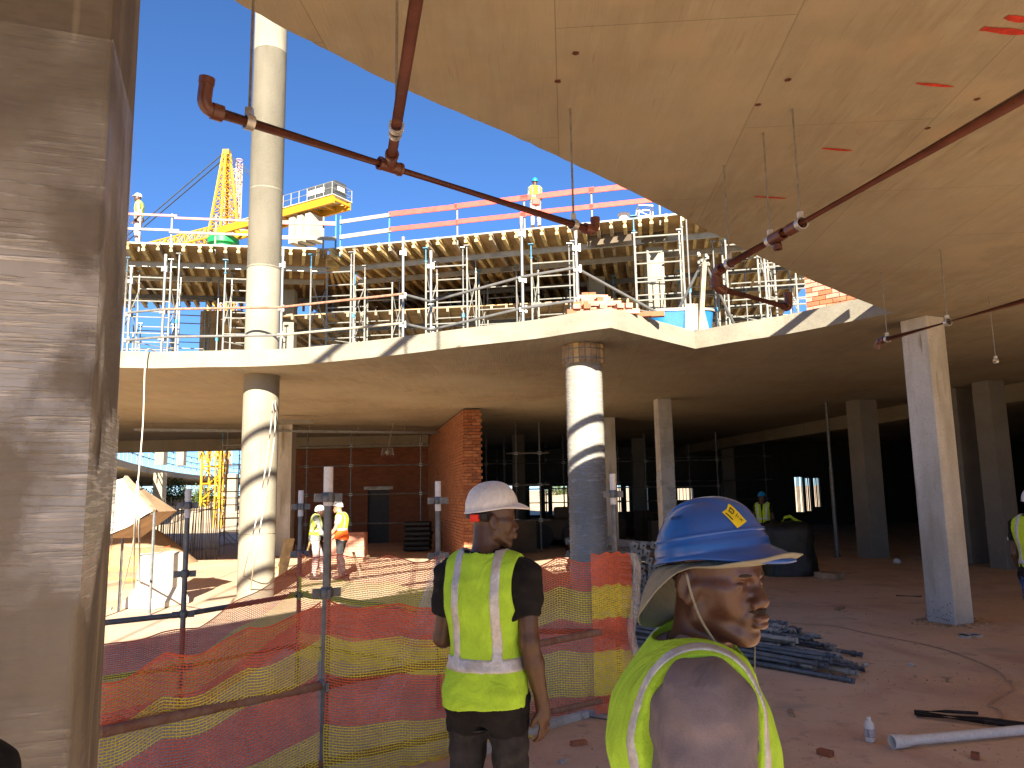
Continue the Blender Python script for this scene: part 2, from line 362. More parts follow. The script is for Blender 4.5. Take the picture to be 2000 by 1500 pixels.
# ground sheet to the horizon, floor slab over it
g = MB(); g.add([(-900,-300,-.02),(900,-300,-.02),(900,1500,-.02),(-900,1500,-.02)], [(0,1,2,3)])
tag(g.build('ground', M_DIRT), kind='structure')
g = MB(); nx, ny = 60, 60; vs = []; fs = []
for j in range(ny+1):
    for i in range(nx+1):
        x = -22 + 62*i/nx; y = -17 + 60*j/ny
        z = .012*math.sin(x*1.3+y*.7)*math.sin(y*1.1-x*.4); vs.append((x, y, z*0.5))
for j in range(ny):
    for i in range(nx): a = j*(nx+1)+i; fs.append((a, a+1, a+nx+2, a+nx+1))
g.add(vs, fs); tag(g.build('floor', M_GROUND, smooth=True), kind='structure')

near = [(-4.3,-1.3),(-3.3,.35),(-2.3,1.95)] + [tuple(P(u, v, SOF).xy) for u, v in ((450,0),(550,52),(650,103),(770,166),(880,214),(1000,263),(1100,310),(1200,358),(1280,396),(1390,455),(1480,500),(1580,545),(1670,583),(1745,611))]
far1 = [tuple(P(u, v, SOF).xy) for u, v in ((1193,640),(1120,650),(1050,661),(960,671),(880,680),(800,690),(720,699),(640,707),(560,713),(480,716),(400,717),(300,719),(230,718))] + [(-9.5,13.2),(-12.5,11.5),(-14.5,7),(-13.5,0),(-10,-4.5),(-6.2,-3.6)]
right = [tuple(P(u, v, SOF).xy) for u, v in ((1743,611),(1640,632),(1533,653),(1440,667),(1358,681),(1280,662),(1193,640))]
nl = [tuple(v) for v in smooth_line(near, 6)]; fl = [tuple(v) for v in smooth_line(far1, 6)]
rl = [tuple(v) for v in smooth_line(right[:5], 5)]
# ragged cast edge on the near side
nl2 = []
for q in range(30):
    nl = [nl[0]] + [((nl[i-1][0]+2*nl[i][0]+nl[i+1][0])/4, (nl[i-1][1]+2*nl[i][1]+nl[i+1][1])/4) for i in range(1,len(nl)-1)] + [nl[-1]]
for i, p in enumerate(nl): j = rnd.uniform(-.004, .004); nl2.append((p[0]+j, p[1]-j))
hole = nl2 + rl[1:] + fl
outer = [(-26,-1),(-9,-5.2),(-2.6,-5.2),(-2.3,-7),(2.3,-7),(2.5,-6.2),(6.2,-6.0),(6.5,-2.2),(9,-1.5),(13.9,-1.0),(38,-1),(38,46),(-3,46),(-3,36),(-10.9,36),(-10.9,33.6),(-11.6,32.9),(-13,32.4),(-15,32.1),(-17,32.3),(-20,33),(-26,35)]  # unseen rear outline shaped to let light in yet shade the people
slab = prism(outer, SOF, TOP, 'floor_slab', [M_SOFFIT, M_EDGE, M_EDGE], holes=[hole])
tag(slab, 'wide concrete first floor slab with a curved open void above the workers', 'floor slab')

# ---- boarded edge protection standing on the near slab, seen only by its shadows
ep = thing('edge_scaffold', 'boarded scaffold on the slab above, throwing bands of shadow on the columns', 'scaffold', (0,3,TOP))
en = [Vector((p[0]+.35, p[1]-.35, 0)) for p in nl2]
for z, i0, i1, bw in ((4.86,20,len(en)-8,.13),(5.34,20,len(en)-8,.13),(6.5,0,40,.16),(7.38,0,40,.16),(8.25,0,40,.16),(9.12,0,40,.16)):
    for i in range(i0, min(i1,len(en)-1), 6):
        a, b = en[i], en[min(i+6,len(en)-1)]
        MB().bar(a+Vector((0,0,z)), b+Vector((0,0,z)), .03, bw).build('guard_board', M_TIMBER2, ep)
for i in range(0, len(en)-8, 12):
    MB().tube(en[i]+Vector((0,0,TOP)), en[i]+Vector((0,0,9.2 if i < 42 else 5.5)), .024, 7).build('standard', M_STEEL, ep)
# ---- downstand beams under the slab
def beam(name, a, b, w_, z0, label, m=M_CAST):
    mb = MB(); a, b = Vector((a[0],a[1],0)), Vector((b[0],b[1],0)); zc = (z0+SOF)/2
    mb.bar(a+Vector((0,0,zc-.002)), b+Vector((0,0,zc-.002)), w_, SOF-z0)
    return tag(mb.build(name, m), label, 'beam')
p1, p2 = P(1225, 905, 3.75), P(2060, 775, 3.75)
beam('edge_beam', p1.xy, p2.xy, .5, 3.75, 'long brown downstand beam crossing the dark hall behind the square columns', M_SOFFIT)
p1, p2 = P(225, 868, 3.70), P(850, 862, 3.70)
beam('rear_beam', (-21,30.6), (-3.3,30.2), .4, 3.72, 'dark downstand beam above the far opening and the rear brick wall', M_SOFFIT)

# ---- columns
def square_column(px, w_, d_, rz, name, label, m=M_CAST, z0=0, z1=SOF, wrap=None, group=None):
    t = thing(name, label, 'column', (px[0], px[1], z0), group)
    mb = MB(); mb.box((px[0],px[1],(z0+z1)/2), (w_,d_,z1-z0), rz); mb.build('shaft', m, t, bevel=.012)
    if wrap:
        mb = MB(); a, b = wrap; Rm = Matrix.Rotation(rz, 3, 'Z'); n = 26
        vs = []; fs = []; ring = []
        hw, hd = w_/2+.004, d_/2+.004
        per = [(-hw,-hd),(0,-hd),(hw,-hd),(hw,0),(hw,hd),(0,hd),(-hw,hd),(-hw,0)]
        for i in range(n+1):
            for x, y in per:
                o = 1+rnd.uniform(0,.012); q = Rm @ Vector((x*o,y*o,0)); vs.append((px[0]+q.x, px[1]+q.y, a+(b-a)*i/n))
        for i in range(n):
            for k in range(8): fs.append((i*8+k, i*8+(k+1)%8, (i+1)*8+(k+1)%8, (i+1)*8+k))
        mb.add(vs, fs); mb.build('plastic_wrap', M_WRAP, t, smooth='auto')
    return t
RZ = R_(19)
c0 = P(1867, 1222, 0)
def corner_center(c, w_, d_, rz):   # front corner given; box extends left-back and right-back
    a = Vector((math.cos(rz), math.sin(rz))); b = Vector((-math.sin(rz), math.cos(rz)))
    return (c.x + a.x*w_/2 + b.x*d_/2, c.y + a.y*w_/2 + b.y*d_/2)
RC = corner_center(c0, .36, .42, R_(24))
sc = square_column(RC, .36, .42, R_(24), 'square_column', 'light grey square concrete column standing alone on the right of the red floor', M_COLGREY)
mb = MB()
Rm = Matrix.Rotation(R_(24), 3, 'Z')
for i in range(26):
    q = Rm @ Vector((-.1825, rnd.uniform(-.17,.17), 0)); z = abs(rnd.gauss(0,.09))+.03; s = rnd.uniform(.006,.016)
    mb.box((RC[0]+q.x, RC[1]+q.y, z), (.006, s, s), R_(24))
mb.build('honeycomb_pits', M_STEELD, sc)['kind'] = 'stuff'
# near wrapped column on the left (its side face recedes)
rz = R_(20.5); nc = Vector((-1.055, 1.90)); a = Vector((math.cos(rz), math.sin(rz))); b = Vector((-math.sin(rz), math.cos(rz)))
NCc = (nc.x - a.x*.24 + b.x*.27, nc.y - a.y*.24 + b.y*.27)
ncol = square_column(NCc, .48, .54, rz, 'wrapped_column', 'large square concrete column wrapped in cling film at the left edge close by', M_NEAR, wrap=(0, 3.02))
# thickened mortar lumps at the wrap's foot
# ---- round columns
def round_column(x, y, z0, z1, r, name, label, m=M_CAST, joints=(), n=40):
    t = thing(name, label, 'column', (x, y, z0)); prof = [(r, z0)]
    for j in joints: prof += [(r, j-.015),(r-.008, j-.004),(r-.008, j+.004),(r+.004, j+.012),(r, j+.03)]
    prof += [(r, z1)]
    MB().lathe((x,y,0), prof, n).build('shaft', m, t, smooth='auto'); return t
LX, LY = -4.86, 14.75
round_column(LX, LY, 0, SOF, .335, 'round_column', 'pale round concrete column in sunlight below the slab edge, crossed by shadow bands', joints=(1.15,))
round_column(LX-.02, LY, TOP, 13.5, .325, 'tall_round_column', 'tall pale round column rising above the slab into the blue sky', joints=(7.9,10.9,6.3))
CX, CY = 1.16, 12.25
rc = round_column(CX, CY, 0, 3.86, .29, 'round_column', 'round concrete column wrapped in clear film with a timber collar at its top', M_CAST, joints=(2.22,1.3))
MB().lathe((CX,CY,0), [(.296,3.86),(.296,SOF)], 40).build('column_head', M_COLGREY, rc, smooth='auto')
for i in range(22):
    th = 2*math.pi*i/22; c = Vector((CX+.318*math.cos(th), CY+.318*math.sin(th), 4.01))
    MB().box(c, (.035,.088,.30+rnd.uniform(-.015,.015)), th).build('plank', M_TIMBER if i % 5 == 0 else M_TIMBER2, rc)
mb = MB()
for z in (3.93, 4.08): mb.lathe((CX,CY,z), [(.340,-.008),(.342,.008)], 40)
mb.build('strap', M_STEELD, rc)
mb = MB(); n = 36; k = 40; vs = []; fs = []
for i in range(k+1):
    for j in range(n):
        r = .297+rnd.uniform(0,.006); th = 2*math.pi*j/n; vs.append((CX+r*math.cos(th), CY+r*math.sin(th), .5+3.3*i/k))
for i in range(k):
    for j in range(n): fs.append((i*n+j, i*n+(j+1)%n, (i+1)*n+(j+1)%n, (i+1)*n+j))
mb.add(vs, fs); mb.build('plastic_wrap', M_WRAP2, rc, smooth=True)

# ---- columns further back, found from where head or foot meet slab and floor
FC = [ # u, v, 'top'/'foot', width, rot, name label material wrap
 (1296,778,'top',.36,R_(8),'dark grey square column wrapped in film behind the blue helmet',M_COLGREY,(0,3.9)),
 (1187,815,'top',.42,R_(5),'plain grey square column just behind the timber collared round column',M_COLGREY,None),
 (556,829,'top',.50,0,'square concrete column in shade just right of the sunlit round column',M_COLGREY,None),
 (1716,1090,'foot',.55,R_(15),'broad dim square column left of the light grey one, deep in the hall',M_COLSHADE,None),
 (1912,1102,'foot',.50,R_(15),'dim square column right of the light grey one, deep in the hall',M_COLSHADE,None),
 (1980,1112,'foot',.45,R_(15),'dim square column near the right edge behind the man in blue jeans',M_COLSHADE,None),
 (1420,862,'top',.6,0,'almost black square column left of centre in the dark hall',M_COLSHADE,None),
 (1130,848,'top',.5,0,'dark rear column left of the bright openings',M_COLSHADE,None),
 (1012,850,'top',.5,0,'dark rear column above the white helmet',M_COLSHADE,None),
 (1245,856,'top',.5,0,'dark rear column between the two bright openings',M_COLSHADE,None),
 (1530,872,'top',.6,0,'dark rear column left of the barred bright window',M_COLSHADE,None)]
for u, v, kind, w_, rz, label, m, wr in FC:
    p = P(u, v, SOF if kind == 'top' else 0)
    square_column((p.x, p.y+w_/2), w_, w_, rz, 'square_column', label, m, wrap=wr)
# slender steel prop in the hall
p = P(1636, 1088, 0); t = thing('steel_prop', 'slender grey steel prop standing between two dim columns in the dark hall', 'prop', p)
MB().tube(p, (p.x,p.y,2.4), .055, 10).build('outer_tube', M_STEELD, t, smooth='auto'); MB().tube((p.x,p.y,2.4), (p.x,p.y,SOF), .04, 10).build('inner_tube', M_STEELD, t, smooth='auto')
MB().box((p.x,p.y,.006), (.2,.2,.012)).build('base_plate', M_STEELD, t)

# ---- brick walls --------------------------------------------------------
def brick_face(o, d, length, height, nrm, parent, mats, cap=300, bl=.222, bh=.073, j=.013, z0=0, depth=.05, skip=None, shuffle=None):
    """individual bricks proud of a mortar bed: o start, d along, nrm outward"""
    d = Vector(d).normalized(); nrm = Vector(nrm).normalized(); n = 0; rows = int(height/(bh+j)); meshes = []
    for k in range(4):
        me = bpy.data.meshes.new('brick'); q = MB(); sx = bl/2; 
        hx = [-sx, sx]; hh = bh/2
        vs = [(x + rnd.uniform(-.003,.003), y, z + rnd.uniform(-.002,.002)) for x in hx for y in (-depth/2, depth/2) for z in (-hh, hh)]
        me.from_pydata(vs, [], [(0,1,3,2),(4,6,7,5),(0,4,5,1),(2,3,7,6),(0,2,6,4),(1,5,7,3)])
        me.materials.append(mats[k % len(mats)]); meshes.append(me)
    rest = MB(); slots = []
    for r in range(rows):
        off = 0 if r % 2 else -(bl+j)/2
        c = off
        while c < length - .02:
            a_, b_ = max(c, 0), min(c+bl, length)
            if b_ - a_ > .05: slots.append((r, a_, b_))
            c += bl+j
    if shuffle: slots.sort(key=shuffle)
    ang = math.atan2(d.y, d.x); off0 = root_of(parent).location
    for r, a_, b_ in slots:
        cpos = Vector(o) + d*((a_+b_)/2) + Vector((0,0,z0 + r*(bh+j)+bh/2)) + nrm*(rnd.uniform(-.004,.006) - depth/2 + .012)
        if skip and skip(cpos): continue
        if n < cap:
            b = bpy.data.objects.new('brick', meshes[rnd.randrange(4)]); COL.objects.link(b); b.parent = parent
            b.location = cpos - off0; b.rotation_euler = (0,0,ang); b.scale = ((b_-a_)/bl, 1, 1); n += 1
        else: rest.box(cpos, (b_-a_, depth, bh), ang)
    if rest.f: rest.build('brickwork', mats[0], parent)['kind'] = 'stuff'
pf1, pf2 = P(905, 797, SOF), P(941, 797, SOF)
pf2 = Vector((pf2.x, pf1.y+.05, SOF)); pb = P(836, 852, SOF); pb.z = SOF
wallA = thing('brick_wall', 'sunlit end of a tall orange brick wall running back beside the rear bay', 'wall', (pf1.x, pf1.y, 0))
d1 = (pf2-pf1).normalized(); d2 = (Vector((pb.x,pb.y,SOF))-pf1).normalized(); L2 = (Vector((pb.x,pb.y,SOF))-pf1).length
wth = (pf2-pf1).length
mb = MB(); i1 = .03
q = [pf1 + d1*i1 + d2*i1, pf2 - d1*i1 + d2*i1, pf2 + d2*L2, pf1 + d2*L2 + d1*i1]
mb.v = [(p.x,p.y,0) for p in q] + [(p.x,p.y,SOF-.03) for p in q]; mb.f = [(0,1,5,4),(1,2,6,5),(2,3,7,6),(3,0,4,7),(4,5,6,7)]; mb.m = [0]*5
mb.build('mortar_bed', M_MORTAR, wallA)
brick_face((pf1.x,pf1.y,0), d1, wth, SOF-.02, (d1.y,-d1.x,0), wallA, [M_BRICK, M_BRICK2, M_BRICK, M_BRICK2], cap=190, depth=.06)
brick_face((pf1.x,pf1.y,0), d2, L2, SOF-.02, (-abs(d2.y), -abs(d2.x)*0+.0,0), wallA, [M_BRICK2, M_BRICK2, M_BRICK, M_BRICK2], cap=110, depth=.06, shuffle=lambda s: s[1])
# rear brick wall of the bay with a doorway
YB = 31.0
wx0, wx1 = PY(566, 900, YB).x, PY(842, 900, YB).x
wallB = thing('brick_wall', 'shaded dark red brick wall at the back of the bay, with a doorway', 'wall', ((wx0+wx1)/2, YB, 0))
dx0, dx1 = PY(718, 1000, YB).x, PY(760, 1000, YB).x
mb = MB()
for x0, x1, z0, z1 in ((wx0,dx0,0,SOF),(dx1,wx1,0,SOF),(dx0,dx1,2.1,SOF)): mb.box(((x0+x1)/2, YB+.11, (z0+z1)/2), (x1-x0,.22,z1-z0-.004))
mb.build('wall_body', M_BRICKWALL, wallB)
MB().box(((dx0+dx1)/2, YB+.17, 1.05), (dx1-dx0,.04,2.1)).build('door', M_TARP_SHADE, wallB)
MB().box(((dx0+dx1)/2, YB-.01, 2.16), (dx1-dx0+.3,.05,.12)).build('lintel', M_COLGREY, wallB)
# return wall left of the rear wall (dark) and near-black hall walls that keep the deep interior dark
def plain_wall(a, b, z1, label, th=.22, openings=(), m=M_BRICKWALL, z0=0):
    a, b = Vector((*a,0)), Vector((*b,0)); t = thing('brick_wall', label, 'wall', (a+b)/2); d = (b-a); Ln = d.length; d.normalize(); mb = MB()
    cur = 0
    def seg(s0, s1, q0, q1):
        if s1-s0 > .01 and q1-q0 > .01: mb.bar(a+d*s0+Vector((0,0,(q0+q1)/2)), a+d*s1+Vector((0,0,(q0+q1)/2)), th, q1-q0)
    for s0, s1, q0, q1 in sorted(openings):
        seg(cur, s0, z0, z1); seg(s0, s1, z0, q0); seg(s0, s1, q1, z1); cur = s1
    seg(cur, Ln, z0, z1); mb.build('wall_body', m, t)
    return t, a, d
plain_wall((wx0,YB), (wx0-.1,36), SOF, 'dark brick return wall behind the round column in sunlight')
# far hall wall with openings at pixel ranges, seen against sunlit earth
YH = 41.0
xs0 = PY(930, 900, YH).x; xe = 36
ops = []
for u0, u1, v0, v1 in ((946,958,948,1002),(962,968,948,1000),(978,1000,948,1004),(1004,1018,948,1004),(1034,1054,950,1006),(1064,1070,954,1000),(1078,1107,950,1008),(1200,1212,948,1006),(1222,1228,950,1000),(1252,1264,950,1000),(1322,1352,954,978),(1551,1568,932,1000),(1572,1583,934,998),(1588,1600,934,990)):
    x0, x1 = PY(u0,950,YH).x, PY(u1,950,YH).x; z1 = PY(u0,v0,YH).z; z0 = max(.05, PY(u0,v1,YH).z); ops.append((x0-xs0, x1-xs0, z0, z1))
wt, wa, wd = plain_wall((xs0,YH), (xe,YH), SOF, 'long dark rear wall of the hall with narrow bright openings', openings=ops, m=M_TARP_SHADE)  # near-black colour stands in for the shade of the hall
for k, (s0, s1, z0, z1) in enumerate(ops):
    if k >= 9:
        mb = MB(); n = 5
        for i in range(n): x = xs0 + s0 + (s1-s0)*(i+.5)/n; mb.box((x+rnd.uniform(-.04,.04), YH-.15, (z0+z1)/2), (.03,.03,z1-z0))
        mb.build('window_bars', M_STEELD, wt)
plain_wall((33,4), (36,41), SOF, 'unseen blackened side wall keeping light out of the deep hall on the right', m=M_TARP_SHADE)  # out of view, added to keep the hall dark
plain_wall((-2.6,36), (xs0,YH), SOF, 'dark angled wall joining the brick bay to the rear of the hall', m=M_TARP_SHADE)
plain_wall((14,-.8), (33,4), SOF, 'unseen blackened wall at the right keeping light out of the hall', m=M_TARP_SHADE)  # out of view, blocks light from behind the camera

# bank of sunlit earth and scrub far beyond the openings
bk = MB(); vs = []; fs = []
for i in range(41):
    x = -60+5*i
    for y, z in ((62,0),(70,.9+.5*math.sin(i*1.7)),(84,2.0+.8*math.sin(i*.9)),(120,2.4)): vs.append((x,y,z-.03))
for i in range(40):
    for k in range(3): a = i*4+k; fs.append((a,a+4,a+5,a+1))
bk.add(vs, fs); tag(bk.build('hill', M_DIRT, smooth=True), kind='structure')

# ---- suspended cable tray under the rear beam and light fittings
t = thing('cable_tray', 'pale cable tray hanging under the soffit across the rear bay', 'cable tray', (-10,27,3.9))
a, b = P(262, 839, 3.95), P(852, 845, 3.95)
for off in (0,.25): MB().bar(a+Vector((0,off,0)), b+Vector((0,off,0)), .03, .07).build('side_rail', M_STEEL, t)
for i in range(40): q = a.lerp(b, (i+.5)/40); MB().bar(q+Vector((0,.015,-.02)), q+Vector((0,.235,-.02)), .04, .02).build('rung', M_STEELD, t)
for i in range(6): q = a.lerp(b, (i+.3)/6); MB().tube(q, (q.x,q.y,SOF), .01, 5).build('hanger', M_ROD, t)
a = P(545, 823, 3.99); b = P(612, 824, 3.99)
t = thing('light_batten', 'short pale batten fixed to the soffit behind the sunlit round column', 'light', a)
MB().bar(a, b, .12, .09).build('housing', M_STEELW, t)
# rusty hanging bulk fitting in the bay
c = PY(757, 878, 24); t = thing('hanging_lamp', 'small caged lamp hanging under the soffit in the brick bay', 'lamp', c)
MB().tube((c.x,c.y,c.z), (c.x+.2,c.y,SOF), .012, 6).build('cord', M_ROD, t)
mb = MB()
for i in range(10): th = i*math.pi/5; mb.tube((c.x+.2*math.cos(th),c.y+.2*math.sin(th),c.z-.18),(c.x+.16*math.cos(th),c.y+.16*math.sin(th),c.z+.05),.008,5)
mb.build('cage', M_STEEL, t); MB().lathe((c.x,c.y,c.z-.1), [(.02,-.05),(.08,0),(.05,.1)], 12).build('bulb', M_STEELW, t, smooth=True)

# ---- upper storey seen over the slab: columns, brickwork, brick heap
for u, v0, y, w_, label in ((1284,590,22.4,.52,'pale square column in sunlight on the upper storey between scaffold frames'),(1166,560,25.5,.55,'dim square column on the upper storey behind the brick heap'),(563,600,26.5,.42,'narrow square column on the upper storey right of the tall round column')):
    p = PY(u, v0, y); square_column((p.x, y+w_/2), w_, w_, 0, 'square_column', label, M_CAST, TOP, 9.15)
p = P(1680, 590, TOP); 
wu = thing('brick_wall', 'short length of pinkish red brick wall on the slab near the right corner of the void', 'wall', (4.9,13.2,TOP))
ua, ub = PY(1577, 600, 13.6), PY(1800, 600, 12.4)
a = Vector((ua.x, 13.6, TOP)); b = Vector((ub.x, 12.4, TOP)); d = (b-a).normalized(); nn = Vector((d.y,-d.x,0))
mb = MB(); mb.bar(a+Vector((0,0,.62))-nn*.03, b+Vector((0,0,.62))-nn*.03, .1, 1.22); mb.build('mortar_bed', M_MORTAR, wu)
brick_face(a+nn*.03, d, (b-a).length, 1.25, nn, wu, [M_BRICK3, M_BRICK2, M_BRICK3, M_BRICK], cap=290)
hp = P(1190, 605, TOP); hp = Vector((1.55, 11.9, TOP))
bh_ = thing('brick_heap', 'heap of pink red bricks piled at the pointed corner of the slab', 'bricks', hp)
bm_ = bpy.data.meshes.new('brick'); q = MB().box((0,0,0),(.222,.106,.073)); bm_.from_pydata(q.v, [], q.f); bm_.materials.append(M_BRICK3)
bm2 = bm_.copy(); bm2.materials.clear(); bm2.materials.append(M_BRICK)
for lay, (nx_, ny_) in enumerate(((8,6),(7,6),(6,5),(4,4),(3,3),(2,1))):
    for i in range(nx_):
        for j in range(ny_):
            if rnd.random() < .12: continue
            b = bpy.data.objects.new('brick', bm_ if rnd.random()<.6 else bm2); COL.objects.link(b); b.parent = bh_
            b.location = ((i-nx_/2)*.125-.1-(.03*lay if lay>2 else 0), (j-ny_/2)*.235*.8, .037+lay*.074); b.rotation_euler = (0,0,math.pi/2*(lay%2)+rnd.uniform(-.2,.2))
for i in range(3):
    b = bpy.data.objects.new('brick', bm2); COL.objects.link(b); b.parent = bh_; b.location = (.5+.2*(i-1), -.35, .037); b.rotation_euler = (0,0,rnd.uniform(-.3,.3))

for u, v in ((1120,103),(1085,158),(1535,155),(1477,204),(1905,193),(1808,250)):
    c = P(u, v, SOF); n = 14; mb = MB(); r_ = .012
    mb.add([(c.x+r_*q*math.cos(2*math.pi*j/n)*rnd.uniform(.85,1.15)+(.012 if q>1 else 0), c.y+r_*q*math.sin(2*math.pi*j/n)*rnd.uniform(.8,1.2), SOF-.003-.001*(q<1)) for q in (1.6,.6) for j in range(n)], [(j,n+j,n+(j+1)%n,(j+1)%n) for j in range(n)]+[tuple(range(n,2*n))]); mb.build('form_tie_plug', M_RUSTD, slab)
# ---- red sprayed dashes on the soffit
for u0, v0, u1, v1, wd_ in ((1918,56,2010,66,.055),(1965,33,2010,42,.05),(1790,163,1865,170,.03),(1607,290,1668,295,.03),(1474,384,1538,388,.03)):
    a, b = P(u0,v0,SOF-.004), P(u1,v1,SOF-.004); mb = MB(); x = Vector((-(b-a).y,(b-a).x,0)).normalized()
    n = 8; vs = []
    for i in range(n+1): q = a.lerp(b, i/n); ww = wd_/2*math.sin(math.pi*min(1,max(.12,(i+.3)/n*1.0)))**.4*rnd.uniform(.8,1.1); vs += [q-x*ww, q+x*ww]
    mb.add(vs, [(2*i,2*i+1,2*i+3,2*i+2) for i in range(n)])
    tag(mb.build('paint_mark', M_REDMARK), {1918:'wide red paint dash near the top right corner of the soffit',1965:'short upper red paint dash at the top right corner of the soffit',1790:'thin red paint dash on the soffit above the long brown pipe',1607:'red paint dash on the soffit between two hanger rods',1474:'lowest red paint dash on the soffit near the void edge'}[u0], 'paint mark')
# ================================================================ HANGING PIPES
ZP = 3.42
def bend(a, b, c, r, k=6):
    """points rounding the corner a-b-c"""
    a, b, c = Vector(a), Vector(b), Vector(c); u = (a-b).normalized(); v = (c-b).normalized()
    p0, p1 = b+u*r, b+v*r; return [p0.lerp(b, t).lerp(b.lerp(p1, t), t) for t in [i/k for i in range(k+1)]]
def hanger(p, label, r=.05):
    t = thing('pipe_hanger', label, 'pipe hanger', (p.x,p.y,SOF), 'threaded rods holding the brown pipes')
    MB().tube((p.x,p.y,p.z+r*.9), (p.x,p.y,SOF), .0065, 6).build('rod', M_ROD, t, smooth='auto')
    mb = MB(); n = 16; prev = None
    return t
def clamp(t, p, d, r):
    d = Vector(d).normalized(); mb = MB()
    mb.hollow(p-d*.018, p+d*.018, r+.011, .007, 18); mb.box((p.x,p.y,p.z+r+.025), (.03,.03,.035)); mb.build('clamp', M_CLAMP, t, smooth='auto')
# assembly 1
A, T, B = P(397,211,ZP), P(762,325,ZP), P(1163,452,ZP); S0 = P(818,-30,ZP); r1 = .0235
t = thing('drain_pipe', 'dark brown drain pipe with open upturned elbows hanging across the blue sky', 'pipe', T)
dAB = (B-A).normalized(); A2 = A + Vector((0,0,.125)); B2 = B + Vector((0,0,.085))
MB().path([A+dAB*.04, B-dAB*.04], r1, 16).build('pipe', M_PVC, t, smooth='auto')
def elbow(a, b, c, rr, r=.045):
    pts = [Vector(a)] + bend(a, b, c, r) + [Vector(c)]; mb = MB(); mb.path(pts, rr+.006, 16, cap=False)
    u = (Vector(c)-Vector(b)).normalized(); v = (Vector(a)-Vector(b)).normalized()
    mb.hollow(Vector(c)-u*.025, Vector(c)+u*.004, rr+.009, .008, 16); mb.hollow(Vector(a)-v*.035, Vector(a)+v*.01, rr+.012, .012, 16); return mb
e = elbow(A+dAB*.07, A, A2+Vector((.015,-.01,0)), r1); e.path([A2-Vector((0,0,.04)), A2], r1*.9, 14); 
e.build('elbow', M_PVC, t, smooth='auto')
MB().tube(A2+Vector((.015,-.01,.0)), A2+Vector((.015,-.01,.002)), r1-.004, 16).build('pipe_mouth', M_BLACK, t)
e = elbow(B-dAB*.09, B, B2, r1*.9, .05); e.build('elbow', M_PVC, t, smooth='auto')
dST = (S0-T).normalized(); J = T + dST*.35
MB().path([T, S0], r1, 16).build('branch_pipe', M_PVC, t, smooth='auto')
mb = MB(); mb.hollow(T-dAB*.06, T+dAB*.06, r1+.007, .010, 18); mb.hollow(T+dAB*.05, T+dAB*.065, r1+.010, .009, 18); mb.hollow(T-dAB*.065, T-dAB*.05, r1+.010, .009, 18)
mb.path([T+dST*.02, T+dST*.14], r1+.006, 16, cap=False); mb.hollow(T+dST*.12, T+dST*.145, r1+.010, .009, 18); mb.build('tee', M_PVC, t, smooth='auto')
MB().hollow(J-dST*.01, J+dST*.012, r1+.007, .008, 18).build('collar', M_CLAMP, t, smooth='auto')
for uv, lab in (((490,236),'thin rod and clamp on the drain pipe in front of the tall round column'),((1122,438),'thin rod hanging from the soffit to the right end of the dark drain pipe')):
    k = P(uv[0], uv[1], ZP); s = (k-A).dot(dAB); k = A + dAB*s; h = hanger(k, lab, r1); clamp(h, k, dAB, r1)
k = T + dST*.42; h = hanger(k, 'thin rod holding the branch of the drain pipe near its tee', r1); clamp(h, k, dST, r1)
# assembly 2 (long pipe on the right)
A, B = P(2040,166,ZP), P(1398,531,ZP); C = P(1540,590,ZP); d1 = (B-A).normalized(); d2 = (C-B).normalized(); r2 = .030
t = thing('drain_pipe', 'long red brown pipe running from the top right corner to an elbow', 'pipe', B)
MB().path([A, B-d1*.05], r2, 16).build('pipe', M_PVC, t, smooth='auto')
Bl = B + Vector((0,0,-.12)); 
e = elbow(B-d1*.08, B, Bl, r2, .045); e.build('elbow', M_PVC, t, smooth='auto')
C2 = C + Vector((0,0,-.05)); e = elbow(Bl+Vector((0,0,.06)), Bl, Bl+d2*.10, r2, .045); e.build('elbow', M_PVC, t, smooth='auto')
MB().path([Bl+d2*.05, C2-d2*.03], r2*.95, 14).build('tail_pipe', M_PVC, t, smooth='auto')
e = elbow(C2-d2*.08, C2, C2+Vector((0,0,.13)), r2*.92, .045); e.build('elbow', M_PVC, t, smooth='auto')
k = P(1518,463,ZP); s = (k-A).dot(d1); k = A+d1*s; x = Vector((0,0,-1))
mb = MB(); mb.hollow(k-d1*.07, k+d1*.07, r2+.009, .009, 18); mb.path([k, k+x*.06], r2*.8, 14, cap=False); mb.hollow(k+x*.05+Vector((0,0,0)), k+x*.085, r2*.95, .01, 16); mb.build('tee', M_PVC, t, smooth='auto')
MB().hollow(A+d1*(B-A).length*.62, A+d1*((B-A).length*.62+.1), r2+.008, .008, 18).build('socket', M_PVC, t, smooth='auto')
for uv, lab in (((1558,436),'hanger rod with bright clamp half way along the long red brown pipe'),((1418,515),'hanger rod beside the elbow of the long red brown pipe'),((1503,470),'short hanger rod just above the small tee of the red brown pipe')):
    k = P(uv[0], uv[1], ZP); s = (k-A).dot(d1); k = A+d1*s; h = hanger(k, lab, r2); clamp(h, k, d1, r2)
